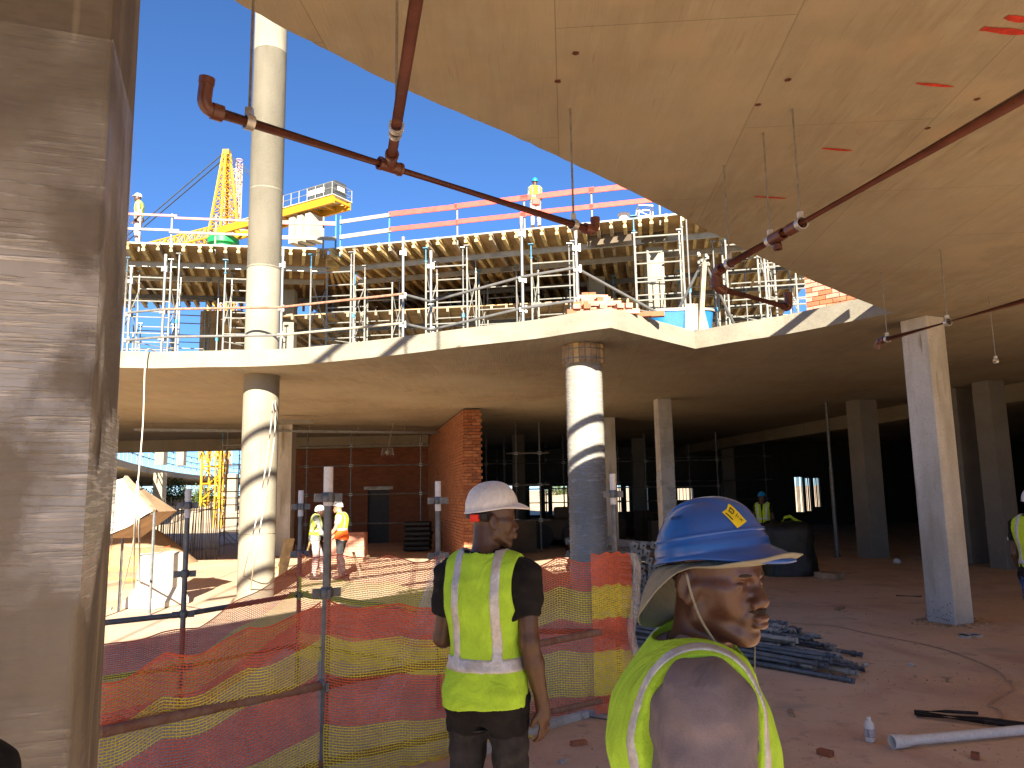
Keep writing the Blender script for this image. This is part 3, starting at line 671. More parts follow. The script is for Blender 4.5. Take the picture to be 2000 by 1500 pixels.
# assembly 3 (far right)
A, B = P(2040,576,ZP), P(1716,667,ZP); d1 = (B-A).normalized()
t = thing('drain_pipe', 'short red brown pipe near the head of the light grey square column', 'pipe', B)
MB().path([A, B-d1*.04], .028, 14).build('pipe', M_PVC, t, smooth='auto')
elbow(B-d1*.09, B, B+Vector((0,0,-.07))+d1*.03, .028, .035).build('elbow', M_PVC, t, smooth='auto')
for s in (.9, ):
    k = P(1846,629,ZP); q = (k-A).dot(d1); k = A+d1*q; h = hanger(k, 'hanger rod with bright clamp in front of the light grey square column', .028); clamp(h, k, d1, .028)
k = P(1727,662,ZP); q = (k-A).dot(d1); k = A+d1*q; h = hanger(k, 'hanger rod at the elbow end of the short red brown pipe', .028); clamp(h, k, d1, .028)
k = P(1945,705,3.35); h = hanger(k, 'small rod with a loose clamp hanging in the dark at the right', .03); clamp(h, k, (1,.2,0), .02)

# ================================================================ FORMWORK DECK
ZD = 9.6
E0, E1, E2 = P(130,472,ZD), P(640,489,ZD), P(1700,383,ZD)
deck = thing('formwork_deck', 'timber formwork deck with protruding joists, high on scaffold towers', 'formwork', E1)
def deck_section(a, b, ang, depth, cap, name, rows=3):
    d = (b-a); Ln = d.length; d.normalize(); h = Vector((math.sin(R_(ang)), math.cos(R_(ang)), 0))
    back = depth
    mb = MB(); q = [a, b, b+h*back, a+h*back]
    if a is E1: q[3] = a + h*back
    mb.v = [(p.x,p.y,ZD) for p in q] + [(p.x,p.y,ZD+.022) for p in q]; mb.f = [(3,2,1,0),(4,5,6,7),(0,1,5,4),(1,2,6,5),(2,3,7,6),(3,0,4,7)]; mb.m = [0]*6
    mb.build('plywood_deck', M_PLY, deck)
    # joists: bevelled timber beams hanging below the ply
    n = int(Ln/.40); me = bpy.data.meshes.new('joist'); jl = 3.9; k = MB()
    k.box((0,jl/2,-.101),(.10,jl,.04)); k.box((0,jl/2,-.0205-.005),(.10,jl,.045)); k.box((0,jl/2+.01,-.07),(.05,jl-.02,.04))
    me.from_pydata(k.v, [], k.f); me.materials.append(M_TIMBER)
    me2 = me.copy(); me2.materials.clear(); me2.materials.append(M_TIMBER2); out = 0
    for row in range(rows):
        for i in range(n):
            p = a + d*(.2+i*.40+rnd.uniform(-.05,.05)) + h*(row*3.5 - (.16+rnd.uniform(-.06,.1) if row == 0 else 0))
            if row and rnd.random() < .06: continue
            o = bpy.data.objects.new('joist', me if rnd.random() < .8 else me2); COL.objects.link(o); o.parent = deck
            o.location = Vector((p.x,p.y,ZD-.004-(.0 if row%2==0 else .002))) - deck.location; o.rotation_euler = (0,0,-R_(ang)+rnd.uniform(-.02,.02)); o.scale = (1.0,1,2.0); out += 1
    # primary beams
    for j, s in enumerate([1.0, 2.6, 5.2, 7.8, 10.4, 13]):
        if s > back: break
        p0, p1 = a+h*s, b+h*s; m = max(2, int(Ln/4.5))
        for i in range(m):
            q0 = p0.lerp(p1, i/m - (.01 if i else 0)); q1 = p0.lerp(p1, min(1,(i+1)/m+.015)); z = ZD-.34-.004*(i % 2)
            w_ = MB(); 
            for zz, ww in ((z+.07,.08),(z-.07,.08)): w_.bar(q0+Vector((0,0,zz-ZD)), q1+Vector((0,0,zz-ZD)), ww, .022)
            w_.bar(q0+Vector((0,0,z-ZD)), q1+Vector((0,0,z-ZD)), .03, .116); w_.build('primary_beam', M_ALU if j < 2 else M_STEELD, deck)
    return h
hL = deck_section(E0, E1, -16, 7.2, 60, 'left', 2)
hR = deck_section(E1, E2, 10, 19, 200, 'right', 5)
wedge = [E1+Vector((-.3,.3,0)), E1+hL*7.2+Vector((-.5,0,0)), E1+Vector((-2.0,13.5,0)), E1+hR*14.5+Vector((.5,0,0))]
mb = MB(); mb.v = [(p.x,p.y,ZD-.002) for p in wedge]+[(p.x,p.y,ZD+.02) for p in wedge]; mb.f = [(0,1,2,3),(7,6,5,4),(0,4,5,1),(1,5,6,2),(2,6,7,3),(3,7,4,0)]; mb.m=[0]*6; mb.build('plywood_deck', M_PLY, deck)
jw = [o for o in bpy.data.objects if o.name.startswith('joist')][0].data
for row in range(3):
    for ang in (-14,-10,-6,-2,2,6):
        h_ = Vector((math.sin(R_(ang)),math.cos(R_(ang)),0)); p = E1+h_*(.4+row*3.6); o = bpy.data.objects.new('joist', jw); COL.objects.link(o); o.parent = deck; o.location = Vector((p.x,p.y,ZD-.006-.002*(ang%4)))-deck.location; o.rotation_euler=(0,0,-R_(ang)); o.scale=(1,1,1.6)
# lower formwork bay behind, seen through the towers
lowd = thing('formwork_deck', 'lower shaded timber formwork bay behind the scaffold towers', 'formwork', PY(700,650,27))
zl = 8.1; la, lb_ = PY(432,600,26.5), PY(1250,600,24.5); la = Vector((la.x,la.y,zl)); lb_ = Vector((lb_.x,lb_.y,zl)); dd = (lb_-la).normalized()
mb = MB(); q = [la, lb_, lb_+Vector((4,22,0)), la+Vector((-7,22,0))]; mb.v = [tuple(p) for p in q]+[(p.x,p.y,zl+.03) for p in q]; mb.f = [(3,2,1,0),(4,5,6,7),(0,1,5,4),(1,2,6,5),(2,3,7,6),(3,0,4,7)]; mb.m=[0]*6; mb.build('plywood_deck', M_PLY, lowd)
me = bpy.data.meshes.new('joist'); k = MB().box((0,4.5,-.08),(.08,9,.16)); me.from_pydata(k.v,[],k.f); me.materials.append(M_TIMBER2); nj = int((lb_-la).length/.5)
for row in range(2):
    for i in range(nj):
        p = la+dd*(.2+i*.5)+Vector((0,row*8.8+.0-.15,0)); o = bpy.data.objects.new('joist', me); COL.objects.link(o); o.parent = lowd; o.location = Vector((p.x,p.y,zl-.002))-lowd.location; o.rotation_euler=(0,0,rnd.uniform(-.03,.03))
for s in (1.5,5,8.5,12,16): MB().bar(la+Vector((0,s,-.24)), lb_+Vector((0,s,-.24)), .09, .16).build('primary_beam', M_STEELD, lowd)
# dark shuttered beam box seen under the right part of the edge
for u0, u1 in ((1145,1232),(1236,1298)):
    a, b = P(u0,446,ZD), P(u1,434,ZD); a = a+hR*.35; b = b+hR*.35
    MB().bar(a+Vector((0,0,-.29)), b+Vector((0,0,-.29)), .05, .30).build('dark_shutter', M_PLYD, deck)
# edge fascia strip
for a, b in ((E0,E1),(E1,E2)):
    MB().bar(a+Vector((0,-.03,.025)), b+Vector((0,-.03,.025)), .04, .05).build('edge_strip', M_STEELW, deck)
# sloped second formwork lower at the left and behind (dropped beams)
for (u0,v0,y0),(u1,v1,y1) in (((398,655,30),(478,640,30)),):
    a, b = PY(u0,v0,y0), PY(u1,v1,y1); z = 6.2
    t = thing('beam_formwork', 'dropped timber beam box under the deck, %s' % ('low behind the tall round column'), 'formwork', (a.x,a.y,z))
    MB().box(((a.x+b.x)/2, y0, z+1.5), (abs(b.x-a.x), .8, 3.0)).build('side_panel', M_PLY, t)
    n = int(abs(b.x-a.x)/.5); 
    for i in range(n): MB().box((a.x+.2+i*.5, y0-.46, z+1.5), (.08,.1,3.1)).build('stud', M_TIMBER2, t)
def on_edge(u):
    """point of the deck edge under photo column u"""
    for a, b in ((E0,E1),(E1,E2)):
        for k in range(401):
            q = a.lerp(b, k/400); d = CM.transposed() @ (q - Vector((0,0,CAM_H))); uu = 1000+1500*d.x/-d.z
            if abs(uu-u) < 3.5: return q
    return None
# ---- guard rail along the deck edge: posts, boards
gr = thing('deck_guardrail', 'guard rail of posts with red and pale boards along the deck edge against the sky', 'railing', on_edge(640))
def gp(u, z, off=.12): q = on_edge(u); return Vector((q.x, q.y+off, ZD+z))
for u, h, m in ((270,1.15,M_STEELW),(333,1.05,M_STEELW),(420,1.1,M_STEELW),(500,1.1,M_STEELW),(632,1.15,M_STEELW),(655,1.2,M_BLUETUBE),(666,1.15,M_BLUETUBE),(762,1.1,M_BLUETUBE),(895,1.1,M_STEELW),(1026,1.1,M_STEELW),(1160,1.1,M_STEELW),(1292,1.1,M_STEELW)):
    q = gp(u, -.2); MB().tube(q, q+Vector((0,0,h+.2)), .03, 8).build('post', m, gr, smooth='auto')
def board(u0, u1, z, m, w_=.15, dz=0, tube=False):
    a, b = gp(u0, z, .06), gp(u1, z+dz, .06); mb = MB()
    if tube: mb.tube(a, b, .035, 8)
    else: mb.bar(a, b, .035, w_)
    mb.build('rail' if tube else 'guard_board', m, gr, smooth='auto' if tube else False)
board(225,345,.97,M_PINKP,.07); board(340,500,.90,M_PINKP,.07); board(225,350,.50,M_PALEB,.07); board(330,500,.44,M_PALEB,.07)
board(495,656,.88,M_PINKP,.13); board(495,658,.38,M_PALEB,.12)
board(664,766,.92,M_PALEB,.12,.06); board(664,766,.42,M_PALEB,.13,.06)
board(762,896,1.0,M_REDP,.16,0); board(890,1035,1.02,M_REDP,.16,.03); board(1020,1165,1.05,M_REDP,.16,.02); board(1155,1235,1.05,M_REDP,.16,0); board(1225,1330,1.04,M_REDP,.16)
board(762,898,.50,M_REDP,.14); board(893,1030,.52,M_REDP,.14); board(1020,1162,.55,M_REDP,.14); board(1155,1300,.56,M_REDP,.14)
# white bucket and lattice end on the deck
q = on_edge(1228); t = thing('bucket', 'white plastic bucket standing on the formwork deck', 'bucket', q+Vector((0,.6,ZD+.02-q.z)))
MB().lathe((q.x,q.y+.6,ZD+.022), [(.13,0),(.16,.36),(.175,.36),(.175,.40),(.15,.40)], 20).build('tub', M_WHITE, t, smooth='auto')
def lattice(name, base, h, w_, m, label, cat, n=8, r=.03, parent=None):
    t = parent or thing(name, label, cat, base); x0, y0, z0 = base; mb = MB(); hw = w_/2
    for sx in (-1,1):
        for sy in (-1,1): mb.tube((x0+sx*hw,y0+sy*hw,z0),(x0+sx*hw,y0+sy*hw,z0+h), r, 6)
    mb.build('chord', m, t); mb = MB()
    for i in range(n):
        za, zb = z0+h*i/n, z0+h*(i+1)/n
        for (ax,ay),(bx,by) in (((-1,-1),(1,-1)),((1,-1),(1,1)),((1,1),(-1,1)),((-1,1),(-1,-1))):
            s = i % 2; pa, pb = ((ax,ay),(bx,by)) if s else ((bx,by),(ax,ay))
            mb.tube((x0+pa[0]*hw,y0+pa[1]*hw,za),(x0+pb[0]*hw,y0+pb[1]*hw,zb), r*.6, 5)
            mb.tube((x0+ax*hw,y0+ay*hw,zb),(x0+bx*hw,y0+by*hw,zb), r*.6, 5)
    mb.build('lacing', m, t); return t
q = on_edge(1277); lattice('lattice_frame', (q.x, q.y+1.2, ZD+.02), .75, .42, M_WHITE, 'small white lattice frame standing on the deck near the void edge', 'frame', 4, .02)

# ================================================================ SCAFFOLD TOWERS
def make_tower(h):
    t = thing('scaffold_tower', 'tower', 'scaffold'); W, D = 1.25, 1.4; fr = []
    for k in (0, 1):
        mb = MB(); y = k*D
        for x in (0, W): mb.tube((x,y,.25),(x,y,h-.45), .028, 7)
        n = max(2, int((h-.9)/.5))
        for i in range(n): z = .35+i*.5; mb.tube((0,y,z),(W,y,z), .019, 6)
        mb.tube((0,y,h-.6),(W,y,h-.6), .022, 6)
        mb.tube((0,y,.85),(W*.5,y,.35), .014, 5); mb.tube((W,y,.85),(W*.5,y,.35), .014, 5)
        f = mb.build('ladder_frame', M_STEELW, t, local=True, smooth='auto'); fr.append(f)
    for x in (0, W):
        mb = MB(); 
        for i in range(int(h//2.1)):
            z = .5+i*2.0; mb.tube((x,0,z),(x,D,z+1.5), .016, 5); mb.tube((x,D,z),(x,0,z+1.5), .016, 5)
        mb.build('cross_brace', M_STEELW, t, local=True)
    mb = MB(); mb.tube((0,0,h*.45),(W,D,h*.45), .016, 5); mb.build('diagonal_brace', M_STEELW, t, local=True)
    for x in (0, W):
        for y in (0, D):
            mb = MB(); mb.tube((x,y,0),(x,y,.3), .018, 6); mb.box((x,y,.008),(.14,.14,.012)); mb.build('base_jack', M_STEEL, t, local=True)
            mb = MB(); mb.tube((x,y,h-.5),(x,y,h-.02), .018, 6); mb.box((x,y,h-.012),(.16,.16,.02)); mb.lathe((x,y,h-.42), [(.045,-.02),(.045,.02)], 8)
            mb.build('screw_jack', M_BLUETUBE if (x, y) == (0, 0) else M_STEEL, t, local=True)
    return t
HT = 9.6-.44-TOP
proto = make_tower(HT)
spots = [ # photo column of left leg, distance, turn, what stands near
 (243,22.6,-12,'leftmost scaffold tower, beside the wrapped column'),(437,23.0,-12,'scaffold tower just left of the tall round column'),
 (606,22.6,6,'scaffold tower with ladder rungs right of the tall round column'),(693,24.6,6,'scaffold tower just left of the slab edge post cluster'),
 (832,22.2,8,'scaffold tower behind the double guard posts'),(936,24.6,10,'scaffold tower left of the middle guard post'),
 (1040,22.0,10,'scaffold tower below the worker in the red tool belt'),(1245,19.8,10,'scaffold tower enclosing the pale square column'),
 (1425,20.6,12,'scaffold tower behind the blue tub'),(1500,18.6,12,'scaffold tower next to the short brick wall'),
 (330,27.5,-16,'rear scaffold tower seen against the sky at the left'),(262,30.0,-16,'far left rear scaffold tower'),(500,27.5,-10,'rear scaffold tower behind the tall round column'),
 (650,28.0,5,'rear scaffold tower behind the ladder rungs'),(770,28.5,8,'rear scaffold tower in shade left of centre'),(880,27.5,8,'rear scaffold tower in shade at the centre'),
 (1000,28.0,10,'rear scaffold tower in deep shade behind the middle post'),(1110,27.0,10,'rear scaffold tower behind the brick heap'),(1330,25.0,10,'rear scaffold tower behind the tripod of poles'),(1200,25.5,10,'rear scaffold tower behind the pale square column'),
 (1560,22.6,12,'rear scaffold tower at the right behind the brick wall'),(700,32.5,8,'deepest scaffold tower left of centre'),(860,33,8,'deepest scaffold tower at the centre'),(1050,32,8,'deepest scaffold tower right of centre')]
for i, (u, y, rz, lab) in enumerate(spots):
    q = PY(u, 620, y); o = proto if i == 0 else copy_tree(proto)
    o.location = (q.x, q.y, TOP); o.rotation_euler = (0,0,-R_(rz)); o['label'] = lab; o['group'] = 'scaffold towers under the formwork deck'
# single adjustable props
pr = thing('steel_prop', 'p', 'prop'); MB().tube((0,0,0),(0,0,2.6), .03, 8).build('outer_tube', M_STEEL, pr, local=True, smooth='auto')
MB().tube((0,0,2.6),(0,0,HT-.02), .022, 8).build('inner_tube', M_STEEL, pr, local=True, smooth='auto'); MB().lathe((0,0,2.6), [(.05,-.06),(.05,.06)], 10).build('collar', M_BLUETUBE, pr, local=True)
MB().box((0,0,HT-.012),(.15,.15,.02)).box((0,0,.008),(.14,.14,.012)).build('plate', M_STEEL, pr, local=True)
ps = [(345,22.3,'left of the tall round column'),(425,25,'far left of the tall round column'),(690,22,'right of the ladder rungs'),(905,22.2,'left of the middle guard post'),(1010,24,'behind the middle guard post'),(1115,22,'behind the right guard post'),(1350,19.8,'right of the pale square column'),(1400,22,'behind the tripod'),(780,25.5,'behind the slab edge post'),(1460,24,'behind the blue tub')]
for i, (u, y, lab) in enumerate(ps):
    q = PY(u, 620, y); o = pr if i == 0 else copy_tree(pr); o.location = (q.x, q.y, TOP); o['label'] = 'single adjustable steel prop under the deck, '+lab; o['group'] = 'adjustable props under the formwork deck'

# ================================================================ GUARD RAIL ON THE SLAB EDGE
gs = thing('edge_guardrail', 'grey tube guard rail standing along the curved edge of the slab', 'railing', P(790,655,TOP)+Vector((0,.2,0)))
gpts = {}
for u, vt, vb, back in ((248,520,690,.25),(315,497,686,.25),(548,487,680,.25),(787,463,660,.25),(842,490,655,.9),(1022,424,632,.25),(1129,450,615,.25)):
    q = P(u, vb, TOP); q = q + Vector((q.x,q.y,0)).normalized()*back; top = PY(u+(vt-vb)*.012*0, vt, q.y); zt = top.z
    gpts[u] = q; MB().tube(q, (q.x,q.y,zt-.14), .026, 10).build('post', M_STEEL, gs, smooth='auto')
    MB().tube((q.x,q.y,zt-.14), (q.x,q.y,zt), .031, 10).build('post_cap', M_STEELW, gs, smooth='auto')
    for z in (TOP+.28, TOP+.78, TOP+1.6): mb = MB(); mb.box((q.x,q.y,min(z,zt-.3)), (.11,.09,.07)); mb.box((q.x+.05,q.y-.05,min(z,zt-.3)), (.03,.03,.12)); mb.build('coupler', M_STEEL, gs)
seq = [248,315,548,787,842,1022,1129]
for i in range(len(seq)-1):
    a, b = gpts[seq[i]], gpts[seq[i+1]]
    for z in (.28, .80): MB().tube(a+Vector((0,-.05,z+.02*(i%2))), b+Vector((0,-.05,z+.02*((i+1)%2))), .024, 8).build('rail', M_RUST if i in (1,2) and z > .5 else M_STEEL if i != 2 else M_PALEB, gs, smooth='auto')
a = gpts[1129]; MB().tube(a+Vector((0,0,.8)), a+Vector((1.5,1.4,.4)), .024, 8).build('rail', M_STEEL, gs, smooth='auto')
MB().tube(a+Vector((0,0,.25)), a+Vector((1.2,.9,.1)), .024, 8).build('rail', M_STEEL, gs, smooth='auto')
# tripod of poles on the corner of the slab
apex = PY(1374, 508, 13.1); tr = thing('pole_tripod', 'timber post and two steel tubes lashed together above the inner slab corner', 'tripod', P(1365,660,TOP))
ft = P(1367,652,TOP); MB().bar((ft.x,ft.y+.08,TOP-.18), (apex.x-.02,13.0,apex.z-.1), .075, .075).build('timber_post', M_TIMBER2, tr)
for u, v, y in ((1282,632,14.4),(1455,628,14.6)): q = PY(u,v,y); MB().tube((q.x,q.y,TOP+.0), apex, .026, 8).build('steel_pole', M_STEEL, tr, smooth='auto')
mb = MB()
for i in range(14): c = apex+Vector((rnd.uniform(-.11,.08),rnd.uniform(-.06,.06),rnd.uniform(-.1,.12))); mb.box(c,(.05,.04,.05),rnd.random()*3)
mb.build('clamp_cluster', M_STEELW, tr)
# blue tub
q = P(1372,640,TOP); q = Vector((q.x-.12, 13.55, TOP)); tb = thing('water_tub', 'blue plastic tub with pale worn rim on the slab behind the tripod', 'tub', q)
mb = MB(); n = 32
def sq(th, a, b): c, s = math.cos(th), math.sin(th); return (a*math.copysign(abs(c)**.5, c), b*math.copysign(abs(s)**.5, s))
rings = [(.52,.36,0),(.56,.40,.36),(.58,.42,.50),(.545,.385,.50),(.50,.34,.06)]
vs = [(q.x+sq(2*math.pi*i/n, a, b)[0], q.y+sq(2*math.pi*i/n, a, b)[1], TOP+z) for a, b, z in rings for i in range(n)]
fs = [(j*n+i, j*n+(i+1)%n, (j+1)*n+(i+1)%n, (j+1)*n+i) for j in range(4) for i in range(n)] + [tuple(range(n))[::-1], tuple(range(4*n,5*n))]
mb.add(vs, fs); mb.build('body', M_BLUETUB, tb, smooth='auto')
mb = MB(); vs = [(q.x+sq(2*math.pi*i/n, a, b)[0], q.y+sq(2*math.pi*i/n, a, b)[1], TOP+z) for a, b, z in ((.60,.44,.47),(.60,.44,.515),(.55,.39,.515)) for i in range(n)]
mb.add(vs, [(j*n+i, j*n+(i+1)%n, (j+1)*n+(i+1)%n, (j+1)*n+i) for j in range(2) for i in range(n)]); mb.build('rim', M_STEELW, tb, smooth='auto')
mb = MB(); a = Vector((q.x+.02,q.y-.46,TOP+.58)); mb.add([a, a+Vector((.3,0,0)), a+Vector((.36,-.12,-.5)), a+Vector((-.05,-.1,-.5))], [(0,3,2,1)]); mb.build('plastic_cover', M_FILM, tb)

# ================================================================ CRANE
Zc = 30.0
cb = P(437,452,Zc); ct = P(668,388,Zc); jt = P(215,508,Zc)
ctd = (ct-cb); ctd.z = 0; ctl = ctd.length; cdx = ctd.normalized(); 
side = Vector((-cdx.y, cdx.x, 0))
cr = thing('tower_crane', 'yellow tower crane with pointed apex tower, jib and counterweight against the sky', 'crane', (cb.x,cb.y,0))
def truss(a, b, w_, h_, m, name, n, r=.09, tri=False, r2=.05):
    a, b = Vector(a), Vector(b); d = (b-a); L_ = d.length; d.normalize(); s = Vector((-d.y,d.x,0)).normalized(); u = Vector((0,0,1)); mb = MB()
    ch = [(-w_/2,0),(w_/2,0)] + ([(0,h_)] if tri else [(-w_/2,h_),(w_/2,h_)])
    for x, z in ch: mb.tube(a+s*x+u*z, b+s*x+u*z, r, 6)
    prs = [(0,1),(0,2),(1,2)] if tri else [(0,1),(0,2),(1,3),(2,3)]
    for i in range(n):
        for p_, q_ in prs:
            k0, k1 = (p_, q_) if i % 2 else (q_, p_)
            mb.tube(a+d*(L_*i/n)+s*ch[k0][0]+u*ch[k0][1], a+d*(L_*(i+1)/n)+s*ch[k1][0]+u*ch[k1][1], r2, 5)
            mb.tube(a+d*(L_*i/n)+s*ch[p_][0]+u*ch[p_][1], a+d*(L_*i/n)+s*ch[q_][0]+u*ch[q_][1], r2, 5)
    return mb.build(name, m, cr)
truss(cb-cdx*1.2+Vector((0,0,-.6)), (jt.x,jt.y,Zc-.6), 1.5, 1.5, M_YEL, 'jib', 22, .10, True, .055)
# counter jib: two deep side girders and a floor
a, b = cb+Vector((0,0,-.4)), Vector((ct.x,ct.y,Zc-.4))
for s_ in (-1,1):
    MB().bar(a+side*s_*1.1, b+side*s_*1.1, .28, .75).build('girder', M_YEL, cr)
mb = MB(); k = 9
for i in range(k+1): q = a.lerp(b, i/k); mb.bar(q-side*1.0, q+side*1.0, .18, .25)
for i in range(k): mb.bar(a.lerp(b,i/k)-side*.95, a.lerp(b,(i+1)/k)+side*.95, .1, .1)
mb.build('cross_members', M_YEL, cr)
MB().bar(a.lerp(b,.25)+Vector((0,0,.42)), b+Vector((0,0,.42))+cdx*.1, 2.7, .06).build('walkway', M_COLGREY, cr)
# ballast blocks under the end, with slanted nose
for i in range(3):
    q = a.lerp(b, .66+.065*i); MB().bar(q+Vector((0,0,-1.9))-side*1.35*0-cdx*.33, q+Vector((0,0,-1.9))+cdx*.33, 1.9, 2.6).build('ballast_block', M_BALLAST, cr)
# winch house and railings
q0, q1 = a.lerp(b,.78), a.lerp(b,.99)
MB().bar(q0+Vector((0,0,1.25)), q1+Vector((0,0,1.25)), 1.5, 1.6).build('winch_house', M_DARK, cr)
MB().bar(q0+side*-.78+Vector((0,0,1.4)), q0.lerp(q1,.6)+side*-.78+Vector((0,0,1.4)), .06, .5).build('white_panel', M_WHITE, cr)
mb = MB(); mb.box(q1+cdx*.03+Vector((0,0,1.35)), (.9,.06,.5), math.atan2(side.y,side.x)); mb.build('white_panel', M_WHITE, cr)
mb = MB()
for s_ in (-1,1):
    for i in range(8): q = a.lerp(b,.55+.45*i/7)+side*1.35*s_+Vector((0,0,.45)); mb.tube(q, q+Vector((0,0,1.2)), .03, 5)
    for z in (.6,1.2): mb.tube(a.lerp(b,.55)+side*1.35*s_+Vector((0,0,.45+z)), b+side*1.35*s_+Vector((0,0,.45+z)), .03, 5)
for z in (.6,1.2): mb.tube(b-side*1.35+Vector((0,0,.45+z)), b+side*1.35+Vector((0,0,.45+z)), .03, 5)
mb.build('handrail', M_STEELW, cr)
# apex tower
hh = PY(437, 300, cb.y).z - Zc
tw = MB(); tp = Vector((cb.x,cb.y,Zc+hh)); base = [cb+side*x*1.15+cdx*y*.9 for x, y in ((-1,-1),(1,-1),(1,1),(-1,1))]; topc = [tp+side*x*.28+cdx*y*.22 for x, y in ((-1,-1),(1,-1),(1,1),(-1,1))]
for p_, q_ in zip(base, topc): tw.tube(p_, q_, .14, 6)
tw.build('apex_tower', M_YEL, cr); mb = MB(); k = 9
for i in range(k):
    for j in range(4):
        p_ = base[j].lerp(topc[j], i/k); q_ = base[(j+1)%4].lerp(topc[(j+1)%4], (i+1)/k); mb.tube(p_, q_, .05, 5)
        q2 = base[(j+1)%4].lerp(topc[(j+1)%4], i/k); mb.tube(p_, q2, .045, 5); 
        p3 = base[j].lerp(topc[j], (i+1)/k); mb.tube(q2, p3, .05, 5)
mb.build('lacing', M_YEL, cr); MB().bar(tp-Vector((0,0,.2)), tp+Vector((0,0,.35)), .7, .7, (1,0,0)).build('apex_head', M_YEL, cr)
mb = MB()
for s_ in (-.3,.3): mb.tube(tp+side*s_, Vector((jt.x,jt.y,Zc+.9))+side*s_, .07, 5); 
for s_ in (-.9,.9): mb.tube(tp+side*s_*.3, a.lerp(b,.62)+side*s_+Vector((0,0,.4)), .045, 5)
mb.build('tie_rods', M_DARK, cr)
# ladder cage at the apex tower, slewing unit, mast
mb = MB()
lc = cb+side*1.45+cdx*.3
for i in range(14): z = i*hh*.07+.5; mb.hollow(lc+Vector((0,0,z)), lc+Vector((0,0,z+.07)), .36, .04, 10)
for th in range(6): k_ = Vector((.36*math.cos(th*1.05),.36*math.sin(th*1.05),0)); mb.tube(lc+k_, lc+k_+Vector((0,0,hh*.93)), .035, 4)
mb.build('ladder_cage', M_PINKM, cr)
MB().lathe((cb.x,cb.y,Zc-2.6), [(1.25,0),(1.25,.9),(1.6,1.1),(1.6,1.7),(1.2,2.0)], 20).build('slewing_unit', M_GREEN, cr, smooth='auto')
lattice('mast', (cb.x,cb.y,0), Zc-2.6, 1.9, M_YEL, '', '', 16, .12, parent=cr)
# second mast top behind it
q = PY(456, 335, cb.y*1.25); q2 = PY(456, 430, cb.y*1.25)
lattice('mast_section', (q.x,q.y,6), q.z-6, 1.5, M_PINKM, 'faded red lattice mast rising behind the apex of the yellow crane', 'mast', 26, .10)

# ================================================================ ROPES
def rope(name, pts, r, m, label, cat='rope', group=None, sag=0):
    pts = [Vector(p) for p in pts]; ps = smooth_line([tuple(p) for p in pts], 8)
    return tag(MB().path(ps, r, 6).build(name, m, None, smooth=True), label, cat, group)
a = P(290,686,SOF+.3); a = Vector((a.x,a.y-.05,4.49))
rope('rope', [a+Vector((0,.5,.01)), a, a+Vector((-.01,-.03,-.35)), PY(279,830,13.3), PY(268,960,12.9), PY(262,1050,12.6), P(236,1160,.02), P(215,1190,.015)], .012, M_ROPE, 'thin pale rope hanging from the slab edge at the left to the ground')
for du, lab, vb in ((0,'pale rope hanging slack in front of the sunlit round column',1120),(9,'second pale rope hanging just right of the first across the sunlit column',1135)):
    a = P(539+du*.3,716,SOF+.3); a = Vector((a.x,a.y-.05,4.49))
    rope('rope', [a+Vector((0,.5,.01)), a, a+Vector((0,-.03,-.4)), PY(527+du,850,13.4), PY(508+du,980,13.2), PY(484+du*1.6,1085,13.0), P(470+du*2,vb+28,.02)], .010, M_ROPE, lab)
rope('rope', [PY(268,940,9.6), PY(263,1040,9.6), P(262,1158,.03), P(272,1162,.03), PY(272,1040,9.5), PY(270,945,9.55)], .012, M_ROPE, 'doubled white rope hanging by the striped net at the left')
# ================================================================ PEOPLE: bodies grown as one surface from a distance field
def axis_grid(lo, hi, segs, base):
    """coordinates from lo to hi; finer step inside the given intervals"""
    out = [lo]
    while out[-1] < hi:
        x = out[-1]; st = base
        for a, b, s in segs:
            if a <= x <= b: st = min(st, s)
        out.append(x+st)
    return np.array(out, np.float32)
def A3(v): return np.array([float(v[0]), float(v[1]), float(v[2])], np.float32)
def pc(grp, a, b, ra, rb, k=.03, cut=None, sub=False): return dict(t='c', g=grp, a=A3(a), b=A3(b), ra=ra, rb=rb, k=k, cut=cut, sub=sub)
def pe(grp, c, r, k=.03, R=None, sub=False, cut=None): return dict(t='e', g=grp, c=A3(c), r=A3(r), k=k, R=R, sub=sub, cut=cut)
def xform(prs, M, t):
    """move head/hand primitives by rotation M (3x3 mathutils) and offset t"""
    Mn = np.array(M, np.float32); t = A3(t); out = []
    for p in prs:
        p = dict(p)
        if p['t'] == 'c': p['a'] = Mn@p['a']+t; p['b'] = Mn@p['b']+t
        else: p['c'] = Mn@p['c']+t; p['R'] = Mn @ (p['R'] if p['R'] is not None else np.eye(3, dtype=np.float32))
        out.append(p)
    return out
def bounds(p):
    if p['t'] == 'c':
        r = max(p['ra'], p['rb']); return np.minimum(p['a'],p['b'])-r, np.maximum(p['a'],p['b'])+r
    r = max(p['r']); return p['c']-r, p['c']+r
